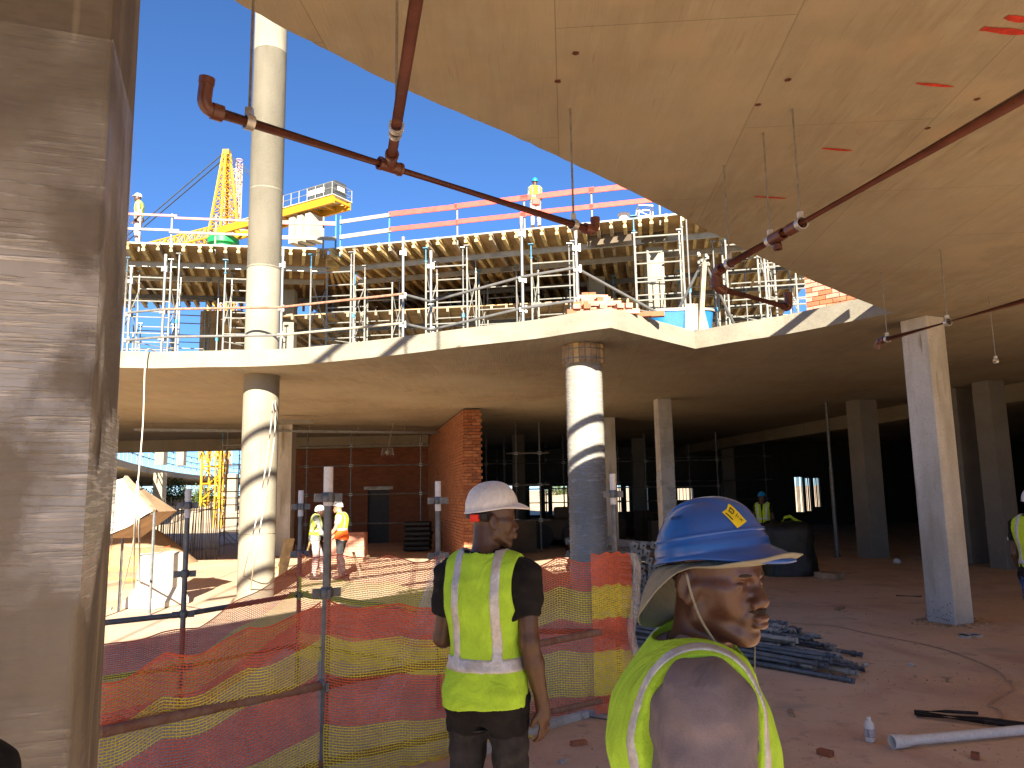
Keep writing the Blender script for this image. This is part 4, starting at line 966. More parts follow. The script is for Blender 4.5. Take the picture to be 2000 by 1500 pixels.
def field(prims, X, Y, Z, groups=None, off=0.0):
    V = np.full((len(X),len(Y),len(Z)), 1.0, np.float32)
    for sub in (False, True):
        for p in prims:
            if p['sub'] != sub: continue
            if groups and p['g'] not in groups: continue
            lo, hi = bounds(p); mg = .05 + off + p['k']
            sl = []
            for ax, q in ((X,0),(Y,1),(Z,2)):
                i0 = int(np.searchsorted(ax, lo[q]-mg)); i1 = int(np.searchsorted(ax, hi[q]+mg)); sl.append(slice(i0, i1))
            x, y, z = X[sl[0]][:,None,None], Y[sl[1]][None,:,None], Z[sl[2]][None,None,:]
            if x.size == 0 or y.size == 0 or z.size == 0: continue
            if p['t'] == 'c':
                a, b = p['a'], p['b']; ba = b-a; bb = float(ba@ba)+1e-9
                h = np.clip(((x-a[0])*ba[0]+(y-a[1])*ba[1]+(z-a[2])*ba[2])/bb, 0, 1)
                d = np.sqrt((x-a[0]-h*ba[0])**2+(y-a[1]-h*ba[1])**2+(z-a[2]-h*ba[2])**2) - (p['ra']+(p['rb']-p['ra'])*h)
            else:
                c, r = p['c'], p['r']; dx, dy, dz = x-c[0], y-c[1], z-c[2]
                if p['R'] is not None:
                    R = p['R']; dx, dy, dz = (R[0,0]*dx+R[1,0]*dy+R[2,0]*dz, R[0,1]*dx+R[1,1]*dy+R[2,1]*dz, R[0,2]*dx+R[1,2]*dy+R[2,2]*dz)
                k0 = np.sqrt((dx/r[0])**2+(dy/r[1])**2+(dz/r[2])**2); k1 = np.sqrt((dx/r[0]**2)**2+(dy/r[1]**2)**2+(dz/r[2]**2)**2)+1e-6
                d = k0*(k0-1)/k1
            if p['cut'] is not None:
                cp, cn = p['cut']; d = np.maximum(d, (x-cp[0])*cn[0]+(y-cp[1])*cn[1]+(z-cp[2])*cn[2])
            cur = V[sl[0],sl[1],sl[2]]; k = p['k']
            if sub:
                h = np.clip(.5-.5*(cur+d)/k, 0, 1); V[sl[0],sl[1],sl[2]] = cur*(1-h)-d*h+k*h*(1-h)
            else:
                h = np.clip(.5+.5*(cur-d)/k, 0, 1); V[sl[0],sl[1],sl[2]] = cur*(1-h)+d*h-k*h*(1-h)
    return V - off
def nets(V, X, Y, Z):
    """naive surface nets"""
    ins = V < 0; nx, ny, nz = V.shape
    c = np.zeros((nx-1,ny-1,nz-1), np.int8)
    for i in (0,1):
        for j in (0,1):
            for k in (0,1): c += ins[i:nx-1+i, j:ny-1+j, k:nz-1+k]
    act = (c > 0) & (c < 8); I = np.argwhere(act); n = len(I)
    idx = np.full(act.shape, -1, np.int64); idx[act] = np.arange(n)
    acc = np.zeros((n,3), np.float64); cnt = np.zeros(n)
    ci = [(i,j,k) for i in (0,1) for j in (0,1) for k in (0,1)]
    for a in ci:
        for b in ci:
            if sum(abs(p-q) for p, q in zip(a,b)) != 1 or a > b: continue
            ia, ib = I+np.array(a), I+np.array(b)
            va = V[ia[:,0],ia[:,1],ia[:,2]]; vb = V[ib[:,0],ib[:,1],ib[:,2]]; m = (va < 0) != (vb < 0)
            t = np.where(m, va/(va-vb+1e-12), 0)
            pa = np.stack([X[ia[:,0]],Y[ia[:,1]],Z[ia[:,2]]],1); pb = np.stack([X[ib[:,0]],Y[ib[:,1]],Z[ib[:,2]]],1)
            acc += np.where(m[:,None], pa+(pb-pa)*t[:,None], 0); cnt += m
    verts = acc/np.maximum(cnt,1)[:,None]; faces = []
    for ax in range(3):
        s0 = [slice(1,-1)]*3; s0[ax] = slice(0,-1); s1 = list(s0); s1[ax] = slice(1,None)
        A = ins[tuple(s0)]; B = ins[tuple(s1)]; e = np.argwhere(A != B)
        if not len(e): continue
        pos = A[e[:,0],e[:,1],e[:,2]]
        base = e.copy(); 
        for q in range(3):
            if q != ax: base[:,q] += 1
        o1, o2 = [q for q in range(3) if q != ax]
        def g(d1, d2):
            t = base.copy(); t[:,o1] -= d1; t[:,o2] -= d2
            return idx[np.clip(t[:,0],0,act.shape[0]-1), np.clip(t[:,1],0,act.shape[1]-1), np.clip(t[:,2],0,act.shape[2]-1)]
        q = np.stack([g(1,1), g(0,1), g(0,0), g(1,0)], 1)
        flip = pos if ax != 1 else ~pos
        q[~flip] = q[~flip][:, ::-1]; faces.append(q)
    F = np.concatenate(faces); F = F[(F >= 0).all(1)]
    return verts, F
def mesh_from(name, verts, F, m, parent, smooth=True):
    me = bpy.data.meshes.new(name); nv, nf = len(verts), len(F)
    me.vertices.add(nv); me.vertices.foreach_set('co', np.asarray(verts, np.float32).ravel())
    me.loops.add(nf*4); me.loops.foreach_set('vertex_index', np.asarray(F, np.int32).ravel())
    me.polygons.add(nf); me.polygons.foreach_set('loop_start', np.arange(0, nf*4, 4, dtype=np.int32)); me.polygons.foreach_set('loop_total', np.full(nf, 4, np.int32))
    me.update(calc_edges=True); me.validate()
    me.polygons.foreach_set('use_smooth', [smooth]*len(me.polygons))
    for q in (m if isinstance(m, (list,tuple)) else [m]): me.materials.append(q)
    o = bpy.data.objects.new(name, me); COL.objects.link(o); o.parent = parent; return o
def wrinkle(X, Y, Z, amp, f=1.0, seed=0):
    x, y, z = X[:,None,None]*f, Y[None,:,None]*f, Z[None,None,:]*f; s = seed
    w = np.sin(31*x+17*z+9*np.sin(11*z+s)+s)*np.sin(23*y-29*z+s*2)+.6*np.sin(47*z+21*x+13*np.sin(9*y+s))+.5*np.sin(61*x-33*y+40*z+s)
    return (amp*w).astype(np.float32)

# ---- head (origin between the ears, y forward)
def head_prims(detail=1.0, lips=1.0):
    h = 'head'; P_ = [pe(h,(0,-.008,.048),(.074,.094,.078),.02), pe(h,(0,.040,.052),(.060,.048,.050),.03), pe(h,(0,.040,-.012),(.055,.050,.068),.03),
      pe(h,(0,.030,-.070),(.042,.045,.024),.02), pe(h,(0,.081,-.092),(.021,.014,.016),.016),
      pc(h,(-.034,.077,.0265),(-.008,.087,.025),.0100,.010,.012), pc(h,(.034,.077,.0265),(.008,.087,.025),.0095,.010,.012),
      pc(h,(0,.086,.022),(0,.104,-.014),.0085,.0120,.012), pe(h,(0,.1085,-.0205),(.0145,.0115,.0115),.008),
      pe(h,(-.0170,.098,-.0255),(.0100,.0120,.0090),.006), pe(h,(.0170,.098,-.0255),(.0100,.0120,.0090),.006),
      pe(h,(0,.082,-.050),(.031,.020,.027),.018),
      pe(h,(0,.1045,-.0500),(.0215*lips,.0125,.0078),.006), pe(h,(0,.1035,-.0638),(.0190*lips,.0120,.0086),.006)]
    for s in (-1,1):
        Rz = np.array(Matrix.Rotation(s*.38,3,'Z'), np.float32)
        P_ += [pe(h,(s*.048,.052,.000),(.018,.023,.015),.022), pc(h,(s*.054,.042,.000),(s*.067,.0,.002),.010,.009,.02),
               pc(h,(s*.040,.052,-.028),(s*.046,.015,-.040),.020,.018,.025), pc(h,(s*.050,.006,-.058),(s*.020,.068,-.088),.0145,.0165,.02),
               pc(h,(s*.056,-.002,-.01),(s*.050,.006,-.058),.014,.014,.02),
               pe(h,(s*.0315,.0755,.0085),(.0138,.0138,.0110),.004),
               pe(h,(s*.0765,-.014,.002),(.006,.019,.030),.006,Rz), pe(h,(s*.073,.0,-.010),(.008,.010,.016),.008), pe(h,(s*.0765,-.006,-.026),(.0055,.009,.010),.006)]
        if detail >= 1:
            P_ += [pe(h,(s*.086,-.009,.004),(.0065,.0095,.018),.005,Rz,sub=True), pe(h,(s*.017,.094,.010),(.008,.010,.009),.012,sub=True),
                   pc(h,(s*.0205,.0905,.0055),(s*.0425,.0805,.0050),.0012,.0012,.003,sub=True), pc(h,(s*.019,.0910,.0180),(s*.045,.0800,.0170),.0016,.0016,.006,sub=True),
                   pe(h,(s*.0095,.105,-.0350),(.0032,.0050,.0030),.003,sub=True), pc(h,(s*.022,.0975,-.0180),(s*.0285,.092,-.031),.0012,.0012,.004,sub=True),
                   pc(h,(s*.026,.095,-.029),(s*.037,.082,-.055),.0022,.0014,.010,sub=True)]
    if detail >= 1: P_ += [pc(h,(-.020,.1125,-.0572),(.020,.1125,-.0572),.0010,.0010,.003,sub=True), pc(h,(0,.1135,-.034),(0,.1175,-.043),.0016,.0016,.005,sub=True), pc(h,(-.014,.1005,-.078),(.014,.1005,-.078),.0030,.0030,.010,sub=True)]
    return P_
def hand_prims(w_, d, nrm, grp='hand', curl=.35, s=1.0, side=1):
    """wrist point, direction of the fingers, palm normal (towards palm)"""
    w_, d, n = Vector(w_), Vector(d).normalized(), Vector(nrm); n = (n - d*n.dot(d)).normalized(); x = d.cross(n).normalized()*side
    out = [pc(grp, w_, w_+d*.045*s, .027*s, .031*s, .02)]
    Rm = np.array(Matrix((tuple(x), tuple(d), tuple(n))).transposed(), np.float32)
    out.append(pe(grp, w_+d*.055*s, (.040*s,.045*s,.016*s), .012, Rm))
    for i, (off, L_, r) in enumerate(((-.030,.068,.0088),(-.010,.077,.0092),(.010,.072,.0090),(.029,.057,.0080))):
        b = w_+d*.092*s+x*off*s; q = b; dd = d+x*off*1.2
        for j, f in enumerate((.45,.32,.25)):
            a = curl*(j+.5); e = (dd*math.cos(a)+n*math.sin(a)).normalized(); q2 = q+e*L_*f*s
            out.append(pc(grp, q, q2, r*s*(1-.08*j), r*s*(.94-.08*j), .004)); q = q2
    b = w_+d*.025*s-x*.026*s; q = b; e = (d*.8-x*.5+n*.45).normalized()
    for f, r in ((.040,.0115),(.030,.0095)): q2 = q+e*f*s; out.append(pc(grp, q, q2, r*s, r*.9*s, .008)); q = q2; e = (d+n*.5).normalized()
    return out
STD = dict(pel=(0,0,.95), waist=(0,0,1.10), chest=(0,.0,1.27), neck=(0,-.01,1.455), head=(0,.025,1.625),
  sR=(.175,-.005,1.405), eR=(.225,-.045,1.125), wR=(.235,.03,.875), sL=(-.175,-.005,1.405), eL=(-.225,-.045,1.125), wL=(-.235,.03,.875),
  hR=(.088,0,.91), kR=(.10,.02,.495), aR=(.11,-.03,.085), hL=(-.088,0,.91), kL=(-.10,.02,.495), aL=(-.11,-.03,.085), footR=(.05,1), footL=(-.05,1))
def body_prims(J, hr, detail, sleeveR=None, sleeveL=None, slim=1.0, curl=.35, handR=None, handL=None, lips=1.0):
    g = lambda k: Vector(J[k]); T = 'torso'; P_ = []
    pel, wa, ch, nk, hd = g('pel'), g('waist'), g('chest'), g('neck'), g('head'); s = slim
    P_ += [pe('hips', pel+Vector((0,-.01,-.01)), (.155*s,.112*s,.12), .04), pe('hips', pel+Vector((.07,-.045,-.03)), (.075,.07,.085), .04), pe('hips', pel+Vector((-.07,-.045,-.03)), (.075,.07,.085), .04),
           pe(T, pel+Vector((0,0,.04)), (.148*s,.11*s,.12), .05), pe(T, wa, (.140*s,.105*s,.15), .05), pe(T, ch, (.160*s,.115*s,.17), .05),
           pe(T, ch+Vector((0,-.02,.06)), (.150*s,.10*s,.12), .05), pc(T, g('sR').lerp(ch,.22)+Vector((0,0,.02)), g('sL').lerp(ch,.22)+Vector((0,0,.02)), .066, .066, .06)]
    P_ += [pc('neckbase', nk.lerp(g('sR'),.55)+Vector((0,0,.015)), nk+Vector((0,0,.008)), .046, .052, .05), pc('neckbase', nk.lerp(g('sL'),.55)+Vector((0,0,.015)), nk+Vector((0,0,.008)), .046, .052, .05)]
    P_ += [pc('neck', nk-Vector((0,0,.03)), hd+hr@Vector((0,-.022,-.035)), .060, .056, .03)]
    P_ += xform(head_prims(detail, lips), hr, hd)
    for k in 'RL':
        S, E, W = g('s'+k), g('e'+k), g('w'+k)
        P_ += [pc('arm', S, E, .053, .039, .03), pc('arm', E, E.lerp(W,.35), .040, .041, .02), pc('arm', E.lerp(W,.35), W, .041, .026, .02), pe('arm', S, (.06,.06,.062), .03)]
        d = (W-E).normalized(); hd_ = (handR if k == 'R' else handL) or (d, Vector((-1 if k == 'R' else 1, .15, 0)))
        P_ += hand_prims(W, hd_[0], hd_[1], curl=curl, side=1 if k == 'R' else -1)
        H, K, A_ = g('h'+k), g('k'+k), g('a'+k)
        P_ += [pc('leg', H, K, .085*s, .055*s, .04), pc('leg', K, A_, .054*s, .038*s, .03), pe('leg', K.lerp(A_,.3)+Vector((0,-.015,0)), (.05*s,.055*s,.12), .03)]
        fx, fy = J['foot'+k]; f = Vector((fx, fy, 0)).normalized()
        P_ += [pc('foot', A_-Vector((0,0,.02))-f*.03, (A_.x+f.x*.15, A_.y+f.y*.15, .04), .045, .036, .03), pc('foot', A_-f*.03+Vector((0,0,.04)), (A_.x-f.x*.045, A_.y-f.y*.045, .045), .046, .042, .03)]
    return P_
def sleeve(J, k, frac, grow=.016):
    S, E = Vector(J['s'+k]), Vector(J['e'+k]); W = Vector(J['w'+k]); out = []
    if frac <= 1:
        d = (E-S).normalized(); c = S.lerp(E, frac); out.append(pc('sleeve', S, E, .052+grow*.8, .041+grow, .03, cut=(A3(c), A3(d))))
    else:
        out.append(pc('sleeve', S, E, .056+grow*.3, .043+grow*.6, .03)); d = (W-E).normalized(); c = E.lerp(W, frac-1)
        out.append(pc('sleeve', E, W, .043+grow*.6, .030+grow*.5, .03, cut=(A3(c), A3(d))))
    out.append(pe('sleeve', S, (.058+grow*.5,)*3, .03)); return out
def person(label, loc, yaw, J=None, headrot=(0,0,0), scale=1.0, res=.014, skin=None, detail=0, slim=1.0, sleeves=(.55,.55), shirt=None, trousers=None, vest=None, vest_off=.026, vest_hem=.98, vest_bands=(1.08,1.13), tape=True,
           hat=None, hat_label=None, curl=.35, handR=None, handL=None, fine=None, vopen=True, amp=.003, lips=1.0, hips_low=True, tapex=(.085,.13), armhole=.10, shirt_hem=.875, belt=.93, ahy=1.15, grow=.016, chesty=1.0, rimtape=False, vtop=1.47, orange_low=None):
    JJ = dict(STD); JJ.update(J or {}); J = JJ
    t = thing('person', label, 'person', loc, rotz=yaw); t.scale = (scale,)*3
    hr = Matrix.Rotation(R_(headrot[0]),3,'Z') @ Matrix.Rotation(R_(headrot[1]),3,'X') @ Matrix.Rotation(R_(headrot[2]),3,'Y')
    pr = body_prims(J, hr, detail, slim=slim, curl=curl, handR=handR, handL=handL, lips=lips)
    for p_ in pr:
        if p_['g'] == 'torso' and p_['t'] == 'e': p_['r'] = p_['r']*np.array([1,chesty,1],np.float32)
    pr_s = []
    for k, f in zip('RL', sleeves): pr_s += sleeve(J, k, f, grow)
    ext = [Vector(J[k]) for k in ('wR','wL','eR','eL','head','aR','aL','pel')]
    lo = Vector((min(v.x for v in ext)-.20, min(v.y for v in ext)-.20, -.02)); hi = Vector((max(v.x for v in ext)+.20, max(v.y for v in ext)+.22, J['head'][2]+.16))
    fx = fine or ((),(),())
    X, Y, Z = (axis_grid(lo[i], hi[i], fx[i], res) for i in range(3))
    V = field(pr, X, Y, Z); V = np.maximum(V, (.006-Z)[None,None,:])
    v, f = nets(V, X, Y, Z); ob = mesh_from('body', v, f, skin, t)
    sm_ = ob.modifiers.new('s','SMOOTH'); sm_.factor = .5; sm_.iterations = 2 if detail else 1
    Xc, Yc, Zc_ = X, Y, Z
    zz = Z[None,None,:]; nk = Vector(J['neck'])
    neckcut = field([pc('n', nk+Vector((0,.012,-.005)), nk+Vector((0,.05,.20)), .070, .10, .01)], X, Y, Z)
    if shirt is not None:
        F = field(pr, X, Y, Z, {'torso','neckbase','hips','leg'}, .0) - .016; S = field(pr_s, X, Y, Z, {'sleeve'})
        k = .02; h = np.clip(.5+.5*(F-S)/k,0,1); F = F*(1-h)+S*h-k*h*(1-h)
        F = np.maximum(F + wrinkle(X,Y,Z,amp*1.3,.8), shirt_hem-zz); F = np.maximum(F, -neckcut)
        v, f = nets(F, X, Y, Z); ob = mesh_from('shirt', v, f, shirt, t); sm_ = ob.modifiers.new('s','SMOOTH'); sm_.factor = .5; sm_.iterations = 2
    if trousers is not None:
        F = field(pr, X, Y, Z, {'hips','leg'}) - .013 + wrinkle(X,Y,Z,amp*1.2,.8,3); F = np.maximum(F, zz-belt); F = np.maximum(F, .07-zz)
        v, f = nets(F, X, Y, Z); mesh_from('trousers', v, f, trousers, t)
    F = field(pr, X, Y, Z, {'foot'}) - .008; F = np.maximum(F, .003-zz); F = np.maximum(F, zz-.16)
    v, f = nets(F, X, Y, Z); mesh_from('boots', v, f, M_BOOT, t)
    if vest is not None:
        F = field(pr, X, Y, Z, {'torso','neckbase','hips'} if vest_hem < .93 else {'torso','neckbase'}) - vest_off + wrinkle(X,Y,Z,amp*.55,.7,5)
        F = np.maximum(F, vest_hem+.006*np.sin(14*X)[:,None,None]-zz); nc2 = field([pc('n', nk+Vector((0,.012,.012)), nk+Vector((0,.03,.20)), .092, .13, .01)], X, Y, Z); F = np.maximum(F, -nc2)
        ah = []
        for k in 'RL': S = Vector(J['s'+k]); sg = 1 if k == 'R' else -1; ah.append(pe('a', S+Vector((sg*.055,.0,-.035)), (armhole*.70,armhole*ahy,armhole*1.25), .01))
        AH = field(ah, X, Y, Z); F = np.maximum(F, -AH)
        if vopen:
            yy = Y[None,:,None]; xx = X[:,None,None]; F = np.maximum(F, np.minimum(.012-np.abs(xx), yy-.0)*1.0 if False else -np.maximum(np.abs(xx)-(.010+.10*np.clip(zz-1.25,0,1)), -yy+0*zz))
        v, f = nets(F, X, Y, Z); mesh_from('vest', v, f, vest, t)
        if tape:
            F2 = F - .003; xx = np.abs(X)[:,None,None]; b0, b1 = vest_bands
            hb = np.maximum(b0-zz, zz-b1)+0*xx; vb = np.maximum(np.maximum(tapex[0]-xx, xx-tapex[1]), (b0+b1)/2-zz)
            if rimtape: vb = np.maximum(np.maximum(.014-AH, AH-.040), 1.2-zz)
            F2 = np.maximum(F2, np.minimum(hb, vb)); 
            v, f = nets(F2.astype(np.float32), X, Y, Z); mesh_from('reflective_strip', v, f, M_REFL, t)
        if orange_low is not None:
            F3 = np.maximum(F - .0035, zz-orange_low); v, f = nets(F3, X, Y, Z); mesh_from('hem_panel', v, f, M_ORANGE, t)
    if hat is not None: helmet(t, Vector(J['head']), hr, hat)
    return t, J, hr
# ---- hard hat: dome, ridge, gutter, peak
def hat_pt(th, ph, a=.098, b=.117, h=.104, grow=0.0):
    """th from the front (0) round, ph 0 top .. 1 rim"""
    q = ph*math.pi/2; s = math.sin(q)**.88; x = a*s*math.sin(th); y = b*s*math.cos(th); z = h*math.cos(q)
    rid = min(1, max(0, (.034-abs(x))/.007)); rid = rid*rid*(3-2*rid); z += .0065*rid*min(1, max(0,(.66-ph)*7))
    f = 1+grow/.12; return Vector((x*f, y*f, z+grow))
def helmet(t, hd, hr, m, big=False):
    n, k = (120, 48) if big else (32, 10); vs = []; c = Vector((0,-.004,.062)); tilt = Matrix.Rotation(R_(12), 3, 'X')
    def put(p): return hd + hr @ (c + tilt @ p)
    for i in range(k+1):
        ph = i/k
        for j in range(n):
            th = 2*math.pi*j/n; p = hat_pt(th, ph)
            if big and ph > .86: p += Vector((math.sin(th),math.cos(th),0))*.003*min(1,(ph-.86)*30)
            vs.append(put(p))
    ext = []
    for e, dz in ((.25,-.002),(.6,-.006),(1,-.013),(1.02,-.018)):
        for j in range(n):
            th = 2*math.pi*j/n; p = hat_pt(th, 1.0); front = max(0, math.cos(th))**2.2; L_ = .006+.044*front
            ds = Vector((math.sin(th),math.cos(th),0)); q = p+ds*(L_*e); q.z += dz*(.6+.9*front) - .012*front*e - .010*(1-front)*e*0; vs.append(put(q))
    rows = k+1+4; fs = [(i*n+j, (i+1)*n+j, (i+1)*n+(j+1)%n, i*n+(j+1)%n) for i in range(1,rows-1) for j in range(n)] 
    fs += [(0, n+j, n+(j+1)%n) for j in range(n)]
    mb = MB(); mb.add(vs, fs); o = mb.build('hard_hat', m, t, smooth=True, local=True)
    s = o.modifiers.new('s','SOLIDIFY'); s.thickness = .003; s.offset = 1
    return put
def place(u, y, z=0): q = PY(u, 966, y); return (q.x, y, z)
# ---- man in the blue helmet, close by
yaw_b = -R_(98); E = PY(1349, 1147, 1.53); hyaw = -40
hd_yaw = yaw_b + R_(hyaw); xd = Vector((math.cos(hd_yaw), math.sin(hd_yaw), 0)); hw = E - xd*.077
JB = dict(head=(0,.035,1.615), neck=(0,-.005,1.446), chest=(0,-.016,1.28), waist=(0,.0,1.10), sR=(.20,-.01,1.425), sL=(-.20,-.01,1.425), eR=(.25,-.03,1.15), eL=(-.25,-.03,1.15), wR=(.22,.08,.92), wL=(-.22,.08,.92))
hl = Vector(JB['head']); rb = Matrix.Rotation(yaw_b,3,'Z') @ hl
locb = (hw.x-rb.x, hw.y-rb.y, 0); dz = hw.z - hl.z
for k in ('head','neck','chest','sR','sL'): v = JB[k] if k in JB else STD[k]; JB[k] = (v[0], v[1], v[2]+dz)
fine = ([(-.115,.20,.0036)], [(-.12,.19,.0036)], [(1.47+dz,1.76+dz,.0032)])
tb, Jb, hrb = person('man in a glossy blue helmet with khaki fabric brim, mauve shirt and lime vest', locb, yaw_b, JB, headrot=(hyaw,-3,0), res=.011, skin=M_SKIN, detail=1, sleeves=(.7,.7), shirt=M_TEE,
   trousers=M_JEANS, vest=M_LIME, vest_off=.029, hat=None, fine=fine, amp=.0034, slim=1.12, rimtape=True, armhole=.146, ahy=1.3, grow=.038, chesty=1.02, lips=1.0)
H = Vector(Jb['head']); 
put = helmet(tb, H, hrb, M_HATB, big=True)
# gutter band round the dome, brow pad
mb = MB(); n = 72
for (p0, g0) in ((.70,.0015),):
    vs = []
    for ph, g_ in ((.77,.0),(.785,.0035),(.81,.004),(.825,.0)):
        for j in range(n): th = 2*math.pi*j/n; q = hat_pt(th, ph); q += Vector((math.sin(th),math.cos(th),.2))*g_; vs.append(put(q))
    mb.add(vs, [(i*n+j, (i+1)*n+j, (i+1)*n+(j+1)%n, i*n+(j+1)%n) for i in range(3) for j in range(n)])
mb.build('helmet_gutter', M_HATB, tb, smooth=True, local=True)
# yellow sticker with dark print
def on_hat(th, ph, g_): q = hat_pt(th, ph); nrm = Vector((q.x/.098**2, q.y/.117**2, q.z/.104**2)).normalized(); return put(q+nrm*g_)
th0, ph0 = .44, .62
def patch(x0, x1, y0, y1, g_, m, name, rot=-.38, parent=None):
    vs = []; nx_, ny_ = 6, 6
    for j in range(ny_+1):
        for i in range(nx_+1):
            x = x0+(x1-x0)*i/nx_; y = y0+(y1-y0)*j/ny_; xr = x*math.cos(rot)-y*math.sin(rot); yr = x*math.sin(rot)+y*math.cos(rot)
            vs.append(on_hat(th0 - xr/.103, ph0 + yr/.16, g_))
    return MB().add(vs, [(j*(nx_+1)+i, (j+1)*(nx_+1)+i, (j+1)*(nx_+1)+i+1, j*(nx_+1)+i+1) for j in range(ny_) for i in range(nx_)]).build(name, m, parent or tb, smooth=True, local=True)
st = patch(-.016,.016,-.021,.021,.0018,M_STICK,'yellow_sticker')
for x0,x1,y0,y1 in ((-.012,-.009,-.015,.004),(-.001,.009,-.016,-.014),(-.001,.001,-.014,-.007),(.007,.009,-.014,-.007),(-.001,.009,-.007,-.005),(.002,.004,-.013,-.009),(.001,.010,.001,.0025),(.002,.009,.005,.006)): patch(x0,x1,y0,y1,.0026,M_INK,'printed_mark',parent=st)
for a_, b_ in (((.003,.009),(.010,.016)),((.010,.009),(.003,.016))):
    pts = [(a_[0]+(b_[0]-a_[0])*k/4, a_[1]+(b_[1]-a_[1])*k/4) for k in range(5)]; vs = []
    for x, y in pts:
        for dx in (-.0009,.0009):
            xx = x+dx; xr = xx*math.cos(-.38)-y*math.sin(-.38); yr = xx*math.sin(-.38)+y*math.cos(-.38); vs.append(on_hat(th0 - xr/.103, ph0+yr/.16, .0026))
    MB().add(vs, [(2*k,2*k+2,2*k+3,2*k+1) for k in range(4)]).build('printed_mark', M_INK, st, smooth=True, local=True)
# faint handwritten strokes on the side of the dome
mb = MB(); x = 1.62
for k in range(13):
    h_ = rnd.uniform(.035,.07); a_ = [on_hat(x+.02*math.sin(k*2.1+q), .50+h_*(q/3-.5)+.012*math.sin(k), .0012) for q in range(4)]; mb.path(a_, .0006, 4); x += .028
    if k % 2: a_ = [on_hat(x-.03+.01*q, .50+.02*math.sin(k+q), .0012) for q in range(4)]; mb.path(a_, .0005, 4)
M_FADED = mat('faded_ink', (.012,.06,.25), .5, .2, 9, 0, 60)
mb.build('faded_writing', M_FADED, tb, local=True)
# fabric sun brim under the helmet
vs = []; n, k = 96, 10; c = H
for i in range(k+1):
    e = i/k
    for j in range(n):
        th = 2*math.pi*j/n; fr = max(0, math.cos(th)); bk_ = max(0, -math.cos(th)); sd_ = abs(math.sin(th))
        ra, rb_ = .084, .102; L_ = .030 + .056*fr**1.6 + .070*bk_**.7
        ds = Vector((math.sin(th),math.cos(th),0)); q = Vector((ra*math.sin(th), rb_*math.cos(th), .047))
        q += ds*L_*e*(1-.35*bk_*e); q.z += (-.125*bk_**1.1*e**1.5 - .016*sd_**2*e*(1-fr) - .004*fr*e - .016*fr*math.sin(e*3.0)) + .003*math.sin(5*th+1)*e*(1-.5*bk_) + .001*math.sin(11*th)*e
        vs.append(H + hrb @ (Matrix.Rotation(R_(11),3,'X') @ q))
o = MB().add(vs, [(i*n+j, i*n+(j+1)%n, (i+1)*n+(j+1)%n, (i+1)*n+j) for i in range(k) for j in range(n)]).build('sun_brim', M_BRIM, tb, smooth=True, local=True)
s = o.modifiers.new('s','SOLIDIFY'); s.thickness = .0025
# brows, moustache, stubble, lashes from the same head field
def head_shell(name, m, off, regions, mn=None):
    X = np.arange(-.11,.11,.0024,dtype=np.float32); Y = np.arange(-.12,.14,.0024,dtype=np.float32); Z = np.arange(-.13,.07,.0024,dtype=np.float32)
    F = field(head_prims(1), X, Y, Z) - off; reg = field(regions, X, Y, Z); F = np.maximum(F, reg)
    if mn: x,y,z = X[:,None,None],Y[None,:,None],Z[None,None,:]; F = F + (mn*np.sin(900*x+300*z)*np.sin(700*z+500*y)).astype(np.float32)
    v, f = nets(F, X, Y, Z)
    R3 = np.array(hrb); v = v @ R3.T + np.array(H); return mesh_from(name, v, f, m, tb)
head_shell('moustache', M_HAIR, .0016, [pe('m',(0,.101,-.0385),(.0255,.026,.0050),.003)], .0005)
head_shell('eyebrow', M_HAIR, .0012, [pe('m',(.028,.088,.0280),(.017,.016,.0036),.002)], .0006)
head_shell('eyebrow', M_HAIR, .0012, [pe('m',(-.028,.088,.0280),(.017,.016,.0036),.002)], .0006)
head_shell('eyelashes', M_HAIR, .0006, [pc('m',(.021,.090,.0052),(.043,.080,.0046),.0017,.0014,.002)])
head_shell('eyelashes', M_HAIR, .0006, [pc('m',(-.021,.090,.0052),(-.043,.080,.0046),.0017,.0014,.002)])
M_LIP = skin('lip_skin', (.125,.055,.045), .35)
head_shell('lips', M_LIP, .0006, [pe('m',(0,.112,-.0580),(.0185,.016,.0115),.004)])
M_CROP = mat('cropped_hair', (.030,.020,.015), .85, .3, 80, .4, 500, coord='obj')
head_shell('cropped_hair', M_CROP, .0010, [pe('m',(0,-.055,.03),(.10,.062,.085),.01)], .0006)
# chin cord with toggle
def wl(u, v, y): q = PY(u, v, y) - Vector(locb); return Matrix.Rotation(-yaw_b,3,'Z') @ q
D_ = 1.53-.045
cord = [wl(1340,1118,D_-.02), wl(1352,1165,D_-.022), wl(1372,1215,D_-.01), wl(1412,1275,D_+.01), wl(1450,1318,D_+.02), wl(1470,1345,D_+.03)]
MB().path([tuple(p) for p in smooth_line([tuple(p) for p in cord], 5)], .0026, 6).build('chin_cord', M_BRIM, tb, smooth=True, local=True)
cord = [wl(1474,1258,D_+.06), wl(1473,1310,D_+.04), wl(1470,1345,D_+.03), wl(1480,1400,D_+.035)]
MB().path([tuple(p) for p in smooth_line([tuple(p) for p in cord], 5)], .0018, 6).build('chin_cord', M_BRIM, tb, smooth=True, local=True)
a_, b_ = wl(1462,1350,D_+.025), wl(1479,1341,D_+.025); MB().tube(a_, b_, .0062, 10).build('toggle', M_BLACK, tb, smooth='auto', local=True)
